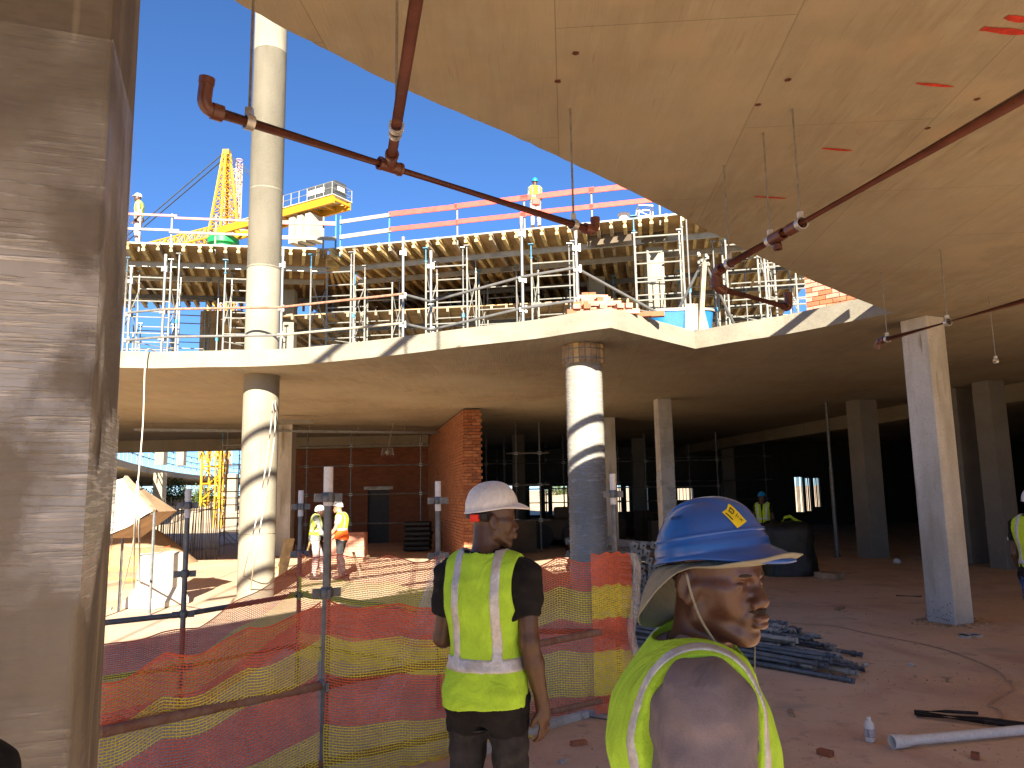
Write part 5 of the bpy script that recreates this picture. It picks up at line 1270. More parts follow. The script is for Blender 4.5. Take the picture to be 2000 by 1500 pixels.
# shoulder seam on the shirt sleeve
# ---- man in the white helmet, back to the camera
JW = dict(head=(.02,.03,1.635), eR=(.20,-.03,1.15), wR=(.232,.03,.90), sL=(-.17,.02,1.40), eL=(-.215,.03,1.14), wL=(-.10,.24,1.13))
q = PY(950, 1250, 3.45)
tw_, Jw, hrw = person('man in a white helmet and lime vest with his back turned at the net fence', (q.x, 3.45, .0), -R_(20), JW, headrot=(-56,-4,0), scale=1.03, res=.0085, skin=M_SKIND, detail=1, slim=.90, sleeves=(.62,.62),
   shirt=M_BLKC, trousers=M_JEANB, vest=M_LIME, vest_off=.030, vest_hem=.894, vest_bands=(1.034,1.093), shirt_hem=.775, belt=.80, hat=M_HATW, armhole=.138, grow=.024, curl=.5, handR=(Vector((.05,.06,-1)), Vector((-1,.3,0))), amp=.0035, tapex=(.068,.108),
   fine=([(-.10,.13,.0055)],[(-.1,.14,.0055)],[(1.5,1.78,.0055)]))
Hh = Vector(Jw['head'])
mb = MB(); pts = [Hh + hrw @ Vector((.088*math.sin(t_), .112*math.cos(t_), .028-.010*abs(math.sin(t_/2)))) for t_ in np.linspace(math.pi*.62, math.pi*1.38, 14)]
for i in range(13): mb.bar(pts[i], pts[i+1], .004, .022)
mb.build('harness_strap', M_BLACK, tw_, local=True)
p_ = Hh + hrw @ Vector((.062,-.088,.012)); MB().box(p_, (.035,.035,.030)).build('red_ratchet', M_STRED, tw_, local=True, bevel=.004)
# cropped hair on the nape
X = np.arange(-.11,.11,.004,dtype=np.float32); Y = np.arange(-.13,.14,.004,dtype=np.float32); Z = np.arange(-.10,.07,.004,dtype=np.float32)
F = field(head_prims(1), X, Y, Z) - .002; F = np.maximum(F, field([pe('m',(0,-.06,.03),(.10,.062,.08),.01)], X, Y, Z)); v_, f_ = nets(F, X, Y, Z)
mesh_from('cropped_hair', v_ @ np.array(hrw).T + np.array(Hh), f_, M_CROP, tw_)
# ---- man at the right edge
JR = dict(head=(0,.035,1.615), eR=(.21,-.02,1.13), wR=(.19,.12,.90), eL=(-.22,.0,1.12), wL=(-.20,.10,.88))
q = place(2014, 7.75); tr_, _, _ = person('man in a black shirt, lime vest and blue jeans cut by the right edge', q, -R_(62), JR, scale=1.0, res=.011, skin=M_SKIND, slim=1.0, shirt=M_BLKC, trousers=M_JEANS, vest=M_LIME2, vest_hem=.93, vest_bands=(1.03,1.08), hat=M_HATW, amp=.003)
MB().box((-.262,-.0,1.27), (.006,.05,.035)).build('sleeve_badge', M_WHITE, tr_, local=True)
# ---- man in orange vest and his companion
JO = dict(head=(0,.09,1.60), neck=(0,.02,1.45), eR=(.23,.06,1.15), wR=(.22,.26,.98), eL=(-.23,.05,1.15), wL=(-.20,.25,.95), kR=(.10,.08,.50), aR=(.11,.05,.085), kL=(-.1,-.02,.5), aL=(-.11,-.14,.085))
q = place(668, 17.3); person('man in an orange and yellow vest facing left beyond the net', q, R_(80), JO, scale=.98, res=.015, skin=M_SKINL, shirt=M_PALEC, trousers=M_JEANB, vest=M_LIME2, vest_hem=.90, vest_bands=(1.1,1.16), hat=M_HATW, orange_low=1.12, sleeves=(.6,.6))
JC = dict(head=(0,.10,1.52), neck=(0,.06,1.40), chest=(0,.03,1.22), eR=(.20,.12,1.05), wR=(.10,.32,.95), eL=(-.2,.10,1.08), wL=(-.1,.30,1.05), kL=(-.11,.14,.52), aL=(-.12,.22,.085))
q = place(617, 17.6); tc, _, _ = person('man in a yellow green vest working with a shovel behind the thick fence post', q, -R_(70), JC, scale=.97, res=.015, skin=M_SKIND, shirt=M_GREYC, trousers=M_PALEC, vest=M_LIME2, hat=M_HATW, sleeves=(1.6,1.6))
a_, b_ = PY(616,1020,17.2), P(588,1122,.02)
sh = thing('shovel', 'long handled shovel leaning between the two men beyond the net', 'shovel', b_)
MB().tube(a_, b_, .022, 8).build('handle', M_TIMBER, sh, smooth='auto'); MB().bar(b_, b_+Vector((-.12,-.25,.05)), .24, .012).build('blade', M_STEELD, sh)
# ---- man in a blue helmet deep in the hall
q = place(1488, 19.5); person('man in a blue helmet standing in the dark hall behind the covered pallet', q, R_(150), dict(head=(0,.03,1.60)), scale=1.0, res=.015, skin=M_SKIND, shirt=M_BLKC, trousers=M_JEANB, vest=M_LIME2, hat=M_HATC)
# ---- workers on the deck
q = P(1047,452,ZD); person('worker in a bright blue helmet with a red tool belt standing on the deck', (q.x, q.y, ZD+.03), R_(8), dict(eR=(.22,.05,1.14), wR=(.12,.22,1.10), eL=(-.22,.05,1.14), wL=(-.12,.22,1.10)), scale=.93, res=.016, skin=M_SKIND, shirt=M_GREYC, trousers=M_PALEC, vest=M_LIME2, hat=M_HATC, sleeves=(1.7,1.7), vest_hem=1.0)
tg = [o for o in bpy.data.objects if o.get('category') == 'person'][-1]
MB().box((0,-.14,.93), (.26,.05,.22)).build('tool_belt', M_REDP, tg, local=True, bevel=.02)
q = P(268,478,ZD); k_ = 1.13; person('worker in a white helmet walking left on the deck behind the guard rail', (q.x*1.02, q.y*1.02, ZD+.03), R_(105), dict(head=(0,.05,1.61), eR=(.22,.0,1.13), wR=(.2,.15,.95)), scale=1.02, res=.016, skin=M_SKIND, shirt=M_GREYC, trousers=M_PALEC, vest=M_LIME2, hat=M_HATW, sleeves=(1.7,1.7), vest_hem=1.0)
# ---- dark figure cut by the left edge
person('person in black clothes mostly outside the frame at the lower left', (-.940, 1.10, 0), R_(10), dict(eR=(.25,.02,1.14), wR=(.24,.12,.92)), scale=1.0, res=.013, skin=M_SKIND, shirt=M_BLKC, trousers=M_BLKC, sleeves=(1.7,1.7), hat=M_HATW)
# ================================================================ SCAFFOLD FENCE WITH NET
Kp = P(150,1222,.80); Ap = P(350,1385,0); Bp = P(580,1335,0); Cp = P(857,1385,0); Dp = Vector((-1.25,5.22,0)); Ep = P(1213,1395,0); Lp = P(120,1447,.6)
fr_ = thing('tube_fence', 'enclosure of dark scaffold tubes with red and yellow netting around the work area', 'fence', Dp)
def fpost(p, ztop, rc_=.030, cups=()):
    p = Vector((p.x,p.y,0)); MB().tube(p, (p.x,p.y,ztop-.20), rc_*.85, 12).build('post', M_STEELD, fr_, smooth='auto')
    MB().hollow((p.x,p.y,ztop-.26), (p.x,p.y,ztop), rc_, .005, 14).build('spigot', M_WHITE, fr_, smooth='auto')
    for z in cups:
        mb = MB(); mb.lathe((p.x,p.y,z), [(rc_*1.25,-.03),(rc_*1.45,-.01),(rc_*1.45,.02),(rc_*1.15,.035)], 14)
        for k in range(4): th = k*math.pi/2+.4; mb.box((p.x+.065*math.cos(th),p.y+.065*math.sin(th),z), (.055,.02,.055), th)
        mb.build('coupler', M_STEELD, fr_, smooth='auto')
    if ztop < 2.2: MB().tube((p.x,p.y,.02), (p.x,p.y,.20), rc_*.7, 10).build('base_jack', M_STEELW, fr_, smooth='auto')
def zt(p, v): 
    return PY(1000, v, p.y).z
def ztu(p, u, v): return PY(u, v, p.y).z
fpost(Ap, ztu(Ap,350,955), .027, (ztu(Ap,350,988), 1.15, .80, .35)); fpost(Bp, ztu(Bp,580,958), .027, (ztu(Bp,580,990), 1.25, .85, .35))
fpost(Cp, ztu(Cp,857,940), .027, (ztu(Cp,857,978), 1.28, .80, .35)); fpost(Dp, ztu(Dp,633,912), .032, (ztu(Dp,633,972), 1.18, .60)); fpost(Ep, ztu(Ep,1213,925), .027, (ztu(Ep,1213,965), .66))
def frail(a, b, z0, z1, r=.024, m=M_STEELD): MB().tube((a.x,a.y,z0), (b.x,b.y,z1), r, 12).build('rail', m, fr_, smooth='auto')
frail(Kp, Ap, .80, .80); frail(Ap, Bp, .80, .85); frail(Bp, Cp, .85, .80)
frail(Kp, Ap, .36, .35, .018); frail(Ap, Bp, .35, .37, .016); frail(Bp, Cp, .37, .35, .016)
frail(Lp, Dp, .60, .60, .030, M_RUST); frail(Dp, Ep, .60, .68, .028, M_RUST); frail(Lp, Dp, .10, .12, .024, M_RUST); frail(Dp, Ep, .12, .14, .024, M_RUST)
frail(Cp, Ep, .64, .66, .022, M_RUST)
def net(label, line, ztop, H_, cell=.020, wr=.0036, sag=.05, seed=1, bulge=.035, bands=None, curl_=.0):
    """knitted net: real strands, joined per colour"""
    r = random.Random(seed); t = thing('safety_net', label, 'net', (line[0][0],line[0][1],0)); pts = smooth_line([(p[0],p[1]) for p in line], 10)
    L_ = [0]; 
    for i in range(1,len(pts)): L_.append(L_[-1]+(pts[i]-pts[i-1]).length)
    tot = L_[-1]; nu = int(tot/cell); nv = int(H_/(cell*.85))
    nor = []; pos = []
    for i in range(nu+1):
        s = tot*i/nu; k = max(j for j in range(len(L_)) if L_[j] <= s+1e-6); k = min(k, len(pts)-2); f = (s-L_[k])/max(1e-6, L_[k+1]-L_[k]); p = pts[k].lerp(pts[k+1], f); d = (pts[k+1]-pts[k]).normalized(); pos.append(p); nor.append(Vector((d.y,-d.x)))
    def S(i, j):
        u = i/nu; v = j/nv; zt_ = ztop[0]+(ztop[-1]-ztop[0])*u if len(ztop) == 2 else np.interp(u, np.linspace(0,1,len(ztop)), ztop)
        z = zt_ - sag*math.sin(math.pi*min(1,max(0,(u*len(line)) % 1)))*(1-v*.7) - v*H_ + .012*math.sin(u*23+seed)*(1-v)
        o = bulge*(math.sin(u*9+v*4+seed)*.5+math.sin(u*21-v*9)*.35+math.sin(v*14+u*5)*.3)*(.3+.7*v) 
        if z < .01: o += (.01-z)*.7; z = .01+.01*math.sin(u*60+j)
        p = pos[i]; n_ = nor[i]; return Vector((p.x+n_.x*o, p.y+n_.y*o, z))
    bands = bands or [('r',.20),('y',.20)]; per = sum(b for _, b in bands); mbs = {'r': MB(), 'y': MB()}
    G = [[S(i, j) for j in range(nv+1)] for i in range(nu+1)]
    for j in range(nv):
        h = (j/nv*H_) % per; c = 'r'; a_ = 0
        for cc, b in bands:
            if a_ <= h < a_+b: c = cc
            a_ += b
        mb = mbs[c]; dense = 1.0
        for i in range(nu):
            g00, g10, g01 = G[i][j], G[i+1][j], G[i][j+1]; dv = (g01-g00)*(.16 if (i+j) % 2 else -.16); dv2 = -dv
            wv = Vector((0,0,wr)) if abs((g01-g00).z) > .3*(g01-g00).length else (g01-g00).normalized()*wr
            a0, a1 = g00+dv, g10+dv2; mb.add([a0-wv, a1-wv, a1+wv, a0+wv], [(0,1,2,3)])
            col_ = (i % 9) < 4
            if (i+j) % 2 == 0 or col_:
                dx = (g10-g00).normalized()*wr*.9; mb.add([g00+dv*1.0-dx*.6, g00+dv+dx*.6, g01-dv+dx*.6, g01-dv-dx*.6], [(0,1,2,3)])
    for c, nm, m in (('r','red_mesh',M_NETR),('y','yellow_mesh',M_NETY)): mbs[c].build(nm, m, t)['kind'] = 'stuff'
    mb = MB(); mb.path([tuple(G[i][0]) for i in range(0,nu+1,2)], .006, 5); mb.build('top_cord', M_NETR, t)
    return t
off = .05
def sh_(p, o=off): return (p.x, p.y-o)
net('red and yellow net stretched level between the two rear fence posts', [sh_(Bp), sh_(Bp.lerp(Cp,.5)), sh_(Cp)], [1.27,1.28,1.27], 1.0, seed=3, bands=[('r',.23),('y',.22),('r',.30),('y',.3)])
net('sagging net at the rear left of the enclosure, falling from the post to the left', [(Kp.x,Kp.y-.05), sh_(Ap), sh_(Bp)], [.62,.70,1.15], .75, seed=5, sag=.02, bands=[('r',.25),('y',.3)])
net('near net with broad bands hanging from the rusty rail at the lower left', [(Lp.x,Lp.y+.04), ((Lp.x+Dp.x)/2,(Lp.y+Dp.y)/2), (Dp.x-.02,Dp.y-.07)], [.86,.98,1.14], 1.15, seed=7, bands=[('r',.24),('y',.22),('r',.34),('y',.36)])
net('near net between the thick post and the man in the white helmet', [(Dp.x+.02,Dp.y-.07), ((Dp.x+Ep.x)/2,(Dp.y+Ep.y)/2-.05), (Cp.x+.75,Dp.lerp(Ep,.62).y)], [1.14,1.05,1.0], 1.1, seed=9, bands=[('r',.22),('y',.24),('r',.30),('y',.34)])
net('bright red and yellow net between the two helmeted men', [(Cp.x+.02,Cp.y-.06), ((Cp.x+Ep.x)/2,(Cp.y+Ep.y)/2-.1), (Ep.x+.03,Ep.y-.07)], [1.29,1.24,1.30], 1.28, seed=11, bands=[('r',.24),('y',.26),('r',.24),('y',.36),('r',.25)], cell=.022, bulge=.07)
net('folded end of the net hanging from the right fence post', [(Ep.x-.22,Ep.y-.13), (Ep.x-.02,Ep.y-.12), (Ep.x+.13,Ep.y-.02)], [1.29,1.31,1.28], 1.26, seed=13, bands=[('r',.26),('y',.25),('r',.26),('y',.34),('r',.25)], cell=.016, bulge=.012, sag=.0)
# gathered film sleeves
def film(label, rows, name='plastic_film'):
    vs = []; n = len(rows[0])
    for r_ in rows: vs += r_
    return tag(MB().add(vs, [(i*n+j, i*n+j+1, (i+1)*n+j+1, (i+1)*n+j) for i in range(len(rows)-1) for j in range(n-1)]).build(name, M_FILM, None, smooth=True), label, 'plastic film')
rows = []
for i in range(22):
    s = i/21; c = Vector((Ep.x+.13+.03*math.sin(s*9), Ep.y-.10, 1.30-1.2*s)); rows.append([c+Vector((.030*math.cos(a_)*(1+.5*math.sin(a_*3+i)), .022*math.sin(a_)*(1+.4*math.sin(i*1.7+a_*2)), 0)) for a_ in np.linspace(0,2*math.pi,12)])
film('crumpled clear film sleeve down the right end of the net', rows)
rows = []; p0 = PY(868,1080,Cp.y-.12); p1 = P(735,1440,.12); p1 = PY(738,1405,5.6)
for i in range(26):
    s = i/25; c = p0.lerp(p1, s); w_ = .015+.13*s*(1-.3*s); rows.append([c+Vector((w_*(a_-.5)*2, .03*math.sin(a_*9+i*.35), -.05*math.sin(math.pi*s)+.01*math.sin(a_*14))) for a_ in np.linspace(0,1,14)])
film('thin white film trailing from the fence post down to the left', rows)
rows = []; p0 = PY(862,1078,Cp.y-.10); p1 = PY(838,1240,Cp.y-.14)
for i in range(12):
    s = i/11; c = p0.lerp(p1, s); w_ = .02+.12*math.sin(s*2.4)*.8; rows.append([c+Vector((w_*(a_-.6)*1.6, .03*math.sin(a_*8+i*.5), .01*math.sin(a_*14))) for a_ in np.linspace(0,1,12)])
film('white film knotted at the top of the post left of the white helmet', rows)
# kerb of the enclosure, planks and cones of sand inside
kb = thing('kerb', 'low grey concrete kerb at the foot of the right net', 'kerb', Ep); a_ = Vector((Ep.x+.12,Ep.y-.28,0)); b_ = P(870,1520,0)
pts = [a_, P(1150,1398,0), P(1080,1418,0), P(960,1462,0), b_]; mb = MB()
mb.path([tuple(p+Vector((0,0,.01))) for p in pts], .045, 8); mb.build('edging', M_COLGREY, kb, smooth='auto')
# ================================================================ TUBE STACK AND FITTINGS
def ground_between(p0, p1, q0, q1, s, r): return p0.lerp(p1, r).lerp(q0.lerp(q1, r), s)
L0, L1 = P(1225,1262,0), P(1236,1200,0); R0, R1 = P(1560,1318,0), P(1668,1283,0)
hm = []
me_t = {}
for mi, m in enumerate((M_STEELD, M_TUBEG)):
    for Ln in (2.3, 2.7, 3.1):
        q = MB(); q.hollow((-Ln/2,0,0), (Ln/2,0,0), .024, .005, 10); q.hollow((Ln/2-.10,0,0),(Ln/2-.06,0,0), .034,.006,10); q.hollow((-Ln/2+.1,0,0),(-Ln/2+.14,0,0),.034,.006,10)
        q.box((Ln/2+.012,0,0),(.03,.055,.014)); q.box((-Ln/2-.012,0,0),(.03,.055,.014))
        me = bpy.data.meshes.new('scaffold_tube'); me.from_pydata(q.v, [], q.f); me.materials.append(m); me.polygons.foreach_set('use_smooth',[True]*len(me.polygons)); 
        try: me.set_sharp_from_angle(angle=R_(40))
        except Exception: pass
        me_t[(mi, Ln)] = me
cnt = 0
for lay in range(7):
    nn_ = 13 - lay
    for i in range(nn_):
        s = (i+.5+lay*.5)/13; p_ = L0.lerp(L1, s); q_ = R0.lerp(R1, s); c = p_.lerp(q_, .5+rnd.uniform(-.11,.11)-lay*.02)
        d = (q_-p_); ang = math.atan2(d.y, d.x)+rnd.uniform(-.085,.085)
        o = bpy.data.objects.new('scaffold_tube', me_t[(0 if rnd.random()<.6 else 1, rnd.choice((2.3,2.7,3.1)))]); COL.objects.link(o)
        o.location = (c.x+rnd.uniform(-.02,.02), c.y, .035+lay*.047+rnd.uniform(0,.006)); o.rotation_euler = (rnd.random()*6, rnd.uniform(-.012,.012), ang)
        ORD = ('first','second','third','fourth','fifth','sixth','seventh','eighth','ninth','tenth','eleventh','twelfth','last')
        tag(o, ('dull dark' if o.data.materials[0] is M_STEELD else 'greyer')+' tube, '+('bottom','second','third','middle','fifth','sixth','topmost')[lay]+' layer of the floor pile, '+ORD[i]+' from near side', 'scaffold tube', 'scaffold tubes piled on the red floor')
# second, higher stack behind with plate ends towards the camera
b0 = P(1285,1195,0)
me_s = []
for m in (M_TUBEG, M_TUBEG):
    q = MB(); q.tube((-.9,0,0),(.9,0,0), .024, 8); q.box((.905,0,0),(.012,.11,.11)); q.hollow((.91,0,0),(.93,0,0),.03,.008,10); q.box((-.905,0,0),(.012,.11,.11))
    q.cur = 1; q.tube((.911,0,0),(.9155,0,0), .016, 8); 
    me = bpy.data.meshes.new('plated_tube'); me.from_pydata(q.v, [], q.f); me.materials.append(m); me.materials.append(M_BLACK); me.polygons.foreach_set('material_index', q.m); me_s.append(me)
for lay in range(9):
    for i in range(7):
        o = bpy.data.objects.new('plated_tube', me_s[rnd.random()<.55]); COL.objects.link(o)
        o.location = (b0.x-.75+.42*0+i*.045*2.4-.02+(lay%2)*.05, b0.y+.9+i*.03, .06+lay*.115); o.rotation_euler = (rnd.uniform(-.4,.4), 0, -R_(62)+rnd.uniform(-.08,.08))
        tag(o, 'plate ended grey tube, '+ORD[lay]+' row up, '+ORD[i]+' from the left of the tall stack', 'scaffold tube', 'plate ended tubes in the tall stack')
# ================================================================ SMALL THINGS ON THE RED FLOOR
q = P(1700,1448,0); bt = thing('bottle', 'white plastic bottle with a printed label standing on the red floor', 'bottle', q)
MB().lathe((q.x,q.y,0), [(.030,.0),(.034,.006),(.034,.105),(.033,.120),(.022,.140),(.014,.148),(.014,.155)], 24).build('body', M_WHITE, bt, smooth='auto')
MB().lathe((q.x,q.y,0), [(.017,.150),(.017,.168),(.015,.170)], 20).build('cap', M_WHITE, bt, smooth='auto')
M_LAB = mat('grey_label', (.50,.48,.50), .6, .25, 60, 0, 120)
lb = MB(); n = 24; vs = [(q.x+.0346*math.cos(t_), q.y+.0346*math.sin(t_), z) for z in (.035,.088) for t_ in [2*math.pi*j/n for j in range(n)]]; lb.add(vs, [(j,(j+1)%n,n+(j+1)%n,n+j) for j in range(n)]); lo_ = lb.build('label', M_LAB, bt, smooth=True)
for z, h_ in ((.036,.0022),(.087,.0022)):
    lb = MB(); vs = [(q.x+.0350*math.cos(t_), q.y+.0350*math.sin(t_), zz) for zz in (z-h_/2,z+h_/2) for t_ in [2*math.pi*j/n for j in range(n)]]; lb.add(vs, [(j,(j+1)%n,n+(j+1)%n,n+j) for j in range(n)]); lb.build('label_line', M_INK, lo_, smooth=True)
for k in range(6):
    th = -math.pi/2-.75+.1*(k%2); z = .082-.008*k; c = Vector((q.x+.0352*math.cos(th), q.y+.0352*math.sin(th), z)); MB().box(c, (.001,.014,.003), th).build('printed_line', M_INK, lo_)
a_, b_ = P(1745,1449,.045), P(2060,1420,.045); pp = thing('white_pipe', 'white plastic pipe with a belled socket lying at the lower right', 'pipe', a_); d_ = (b_-a_).normalized()
MB().hollow(a_+d_*.12, b_+d_*.8, .034, .004, 20).build('pipe', M_WHITE, pp, smooth='auto')
mb = MB(); n = 24; x_, y_ = frame_of(d_); vs = []
for s, r_ in ((.14,.034),(.10,.044),(-.01,.048),(-.012,.043),(.10,.038),(.12,.028)): vs += [a_+d_*s+(x_*math.cos(2*math.pi*j/n)+y_*math.sin(2*math.pi*j/n))*r_ for j in range(n)]
mb.add(vs, [(i*n+j, i*n+(j+1)%n, (i+1)*n+(j+1)%n, (i+1)*n+j) for i in range(5) for j in range(n)]); mb.build('socket', M_WHITE, pp, smooth='auto')
for k, (u0,v0,u1,v1,r_,lab) in enumerate(((1786,1391,2070,1424,.020,'thick black rod lying above the white pipe'),(1790,1395,2070,1430,.017,'black rod just below the thick one, above the white pipe'),(1786,1389,1910,1393,.013,'short black rod lying across the tips of the longer rods'))):
    a_, b_ = P(u0,v0,.02), P(u1,v1,.02); m_ = a_.lerp(b_,.5)+Vector((0,0,.006)); tag(MB().path([a_, m_, b_], r_, 8).build('black_rod', M_BLACK, None, smooth='auto'), lab, 'rod')
cb_ = [P(u,v,.012) for u, v in ((1500,1212),(1560,1218),(1625,1222),(1700,1238),(1790,1255),(1850,1270),(1900,1288),(1945,1308),(1962,1322),(1965,1330),(1975,1332),(1978,1345),(1962,1355),(1938,1370),(1932,1378),(1950,1385),(1958,1398),(1945,1406),(1930,1410))]
tag(MB().path([tuple(p) for p in smooth_line([tuple(p) for p in cb_], 5)], .007, 6).build('cable', M_CABLE, None, smooth=True), 'pale cable snaking across the red floor to the black rods', 'cable')
a_, b_ = P(1750,1163,.02), P(1800,1165,.02); tag(MB().path([a_,b_], .012, 6).build('steel_bar', M_BLACK), 'short dark bar lying left of the light grey square column', 'bar')
q = P(1895,1244,0); mb = MB()
for k in range(9): mb.box((q.x+rnd.uniform(-.16,.16), q.y+rnd.uniform(-.12,.12), .012), (rnd.uniform(.05,.14),rnd.uniform(.05,.1),.024), rnd.random()*3)
tag(mb.build('mortar_lumps', M_COLGREY), 'flat crumbs of mortar on the floor in front of the light grey column', 'rubble', kind='stuff')
mb = MB()
for k in range(1100):
    u, v = rnd.uniform(900,2000), rnd.uniform(1120,1500)
    p_ = P(u, v, 0); s_ = rnd.uniform(.002,.008)*(1 if p_.y < 7 else 1.5)*(2.2 if k % 40 == 0 else 1); mb.box((p_.x,p_.y,s_*.25), (s_,s_*.8,s_*.6), rnd.random()*3)
for k in range(260):
    th = rnd.random()*6.28; r_ = .24+abs(rnd.gauss(0,.12)); s_ = rnd.uniform(.008,.03); mb.box((RC[0]+r_*1.1*math.cos(th),RC[1]+r_*1.1*math.sin(th),s_*.25), (s_,s_*.8,s_*.6), rnd.random()*3)
tag(mb.build('grit', M_SAND), 'fine grit and crumbs scattered over the red floor', 'grit', kind='stuff')
# covered pallet in the hall
q = P(1560,1128,0); tp_ = thing('covered_pallet', 'pallet load under a dark crumpled tarpaulin in the hall', 'pallet', q)
vs = []; fs = []; n, k = 30, 12; w_, d2_, h_ = .82, .7, 1.02
for i in range(k+1):
    s = i/k
    for j in range(n):
        th = 2*math.pi*j/n; cx, cy = math.copysign(abs(math.cos(th))**.45, math.cos(th)), math.copysign(abs(math.sin(th))**.45, math.sin(th))
        if i <= 8: f_ = 1+.05*math.sin(j*2.3+i)*(1-s*.5)+.10*(1-s/.66)*max(0,1-s*2); z = h_*min(1, s/.66)
        else: f_ = 1-(i-8)/4*.98; z = h_+.04*math.sin(j+i)+(.10*(1-abs(f_-.5)) if i > 8 else 0)
        vs.append((q.x+cx*w_*f_*.62+rnd.uniform(-.015,.015), q.y+.6+cy*d2_*f_*.6+rnd.uniform(-.015,.015), max(.01,z)))
for i in range(k):
    for j in range(n): fs.append((i*n+j, i*n+(j+1)%n, (i+1)*n+(j+1)%n, (i+1)*n+j))
MB().add(vs, fs).build('tarpaulin', M_TARP_SHADE, tp_, smooth=True)
MB().bar(P(1600,1122,.07), P(1640,1126,.07), .3, .12).build('pallet_board', M_TIMBER2, tp_)
q2 = Vector((q.x+.05,q.y+.45,h_+.1)); tag(MB().path([q2+Vector((-.15,0,0)),q2+Vector((-.1,0,.09)),q2+Vector((.02,0,.12)),q2+Vector((.1,0,.05)),q2+Vector((.24,0,-.02))], .035, 7).build('vest_bundle', M_LIME2, None, smooth=True), 'crumpled lime vest lying on top of the covered pallet', 'vest')
q = P(1752,1100,0); tag(MB().lathe((q.x,q.y,0), [(.06,0),(.09,.03),(.07,.09),(.02,.12)], 12).build('plastic_bag', M_WHITE, None, smooth=True), 'small white bag on the floor between the dim columns', 'bag')
# ================================================================ REAR BAY: bricks, barrow, scaffold by the brick wall
q = P(700,1092,0); q = Vector((q.x-.2, 22.5, 0)); bp_ = thing('brick_pallet', 'stack of pale bricks on a pallet behind the man in the orange vest', 'bricks', q)
MB().box((q.x,q.y,.06),(1.1,1.0,.12)).build('pallet', M_TIMBER2, bp_)
for lay in range(9):
    for i in range(5):
        for j in range(2):
            b = bpy.data.objects.new('brick', bm_); COL.objects.link(b); b.parent = bp_; b.location = (-.45+i*.225+.0, -.42+j*.12+(.5 if False else 0), .16+lay*.078)
            b.rotation_euler = (0,0,rnd.uniform(-.03,.03))
MB().box((q.x,q.y+.15,.46),(1.0,.55,.68)).build('brick_core', M_BRICKWALL, bp_)
q3 = Vector((q.x+1.6,26,0)); t = thing('cement_sacks', 'wrapped dark stack right of the pale bricks', 'sacks', q3)
for lay in range(6): MB().box((q3.x+rnd.uniform(-.03,.03),q3.y,.1+lay*.16),(.9,.6,.15)).build('sack', M_TARP_SHADE, t, bevel=.05)
# board leaning, timber offcut, brown drum by the round column
a_ = P(548,1125,.0); tag(MB().bar(a_, PY(566,1052,a_.y+.3), .28, .03).build('plank', M_TIMBER), 'orange brown plank propped up right of the sunlit round column', 'plank')
a_ = P(705,1125,.0); tag(MB().bar(a_, PY(690,1078,a_.y+.2), .06, .03).build('plank', M_TIMBER2), 'thin pale stake standing right of the man in the orange vest', 'plank')
q = P(548,1078,0); tag(MB().box((q.x,q.y,.45),(.8,.6,.9)).build('mixer_box', M_PLYD, None, bevel=.03), 'dark box standing in shade behind the round column', 'box')
# tall thin scaffold standing against the rear wall and in the dark bay
def wall_scaffold(xs, y, zs, label, m=M_STEELD, rails=True):
    t = thing('wall_scaffold', label, 'scaffold', (xs[0], y, 0))
    for x in xs:
        MB().tube((x,y,.0),(x,y,SOF-.1), .028, 7).build('standard', m, t, smooth='auto')
        for z in zs: MB().box((x,y-.02,z), (.12,.08,.10)).build('coupler', M_STEEL, t)
    for z in zs: MB().tube((xs[0]-.3,y-.05,z),(xs[-1]+.3,y-.05,z), .024, 7).build('ledger', m, t, smooth='auto')
    return t
wall_scaffold([PY(u,900,27).x for u in (600,686,822)], 27, (.9,1.9,2.9,3.6), 'tube scaffold standing against the rear brick wall')
wall_scaffold([PY(u,900,24).x for u in (1008,1055)], 24.5, (1.0,2.1,3.1), 'tube scaffold in the dark behind the white helmet')
wall_scaffold([PY(u,900,30).x for u in (950,985,1100,1180,1260,1400)], 30, (.5,2.0,3.0), 'long dark tube scaffold deep in the hall')
wall_scaffold([PY(u,900,36).x for u in (970,1020,1066,1120,1210,1300,1350,1500)], 36.5, (1.4,2.3,3.4), 'deepest row of tube scaffold before the bright openings')
mb = MB()
for k in range(16):
    u = 960+k*26+rnd.uniform(-8,8); y_ = rnd.uniform(24,34); q = PY(u,966,y_); h_ = rnd.uniform(.4,1.3); mb.box((q.x,q.y,h_/2), (rnd.uniform(.3,1.2),rnd.uniform(.3,.8),h_), rnd.random())
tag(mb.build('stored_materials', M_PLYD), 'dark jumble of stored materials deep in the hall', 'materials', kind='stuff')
# wheel machine silhouette (site loader) left of the round column
q = PY(1085,1000,27); t = thing('site_loader', 'dark small loader machine between the white helmet and the round column', 'machine', (q.x,q.y,0))
MB().box((q.x,q.y,.62),(1.7,1.6,.7)).build('body', M_PLYD, t, bevel=.08); MB().box((q.x+.25,q.y,1.15),(.6,1.1,.4)).build('engine_cover', M_PLYD, t, bevel=.08)
for dx in (-.55,.55): MB().tube((q.x+dx,q.y-.9,.42),(q.x+dx,q.y-.6,.42),.42,18).build('wheel', M_BLACK, t, smooth='auto')

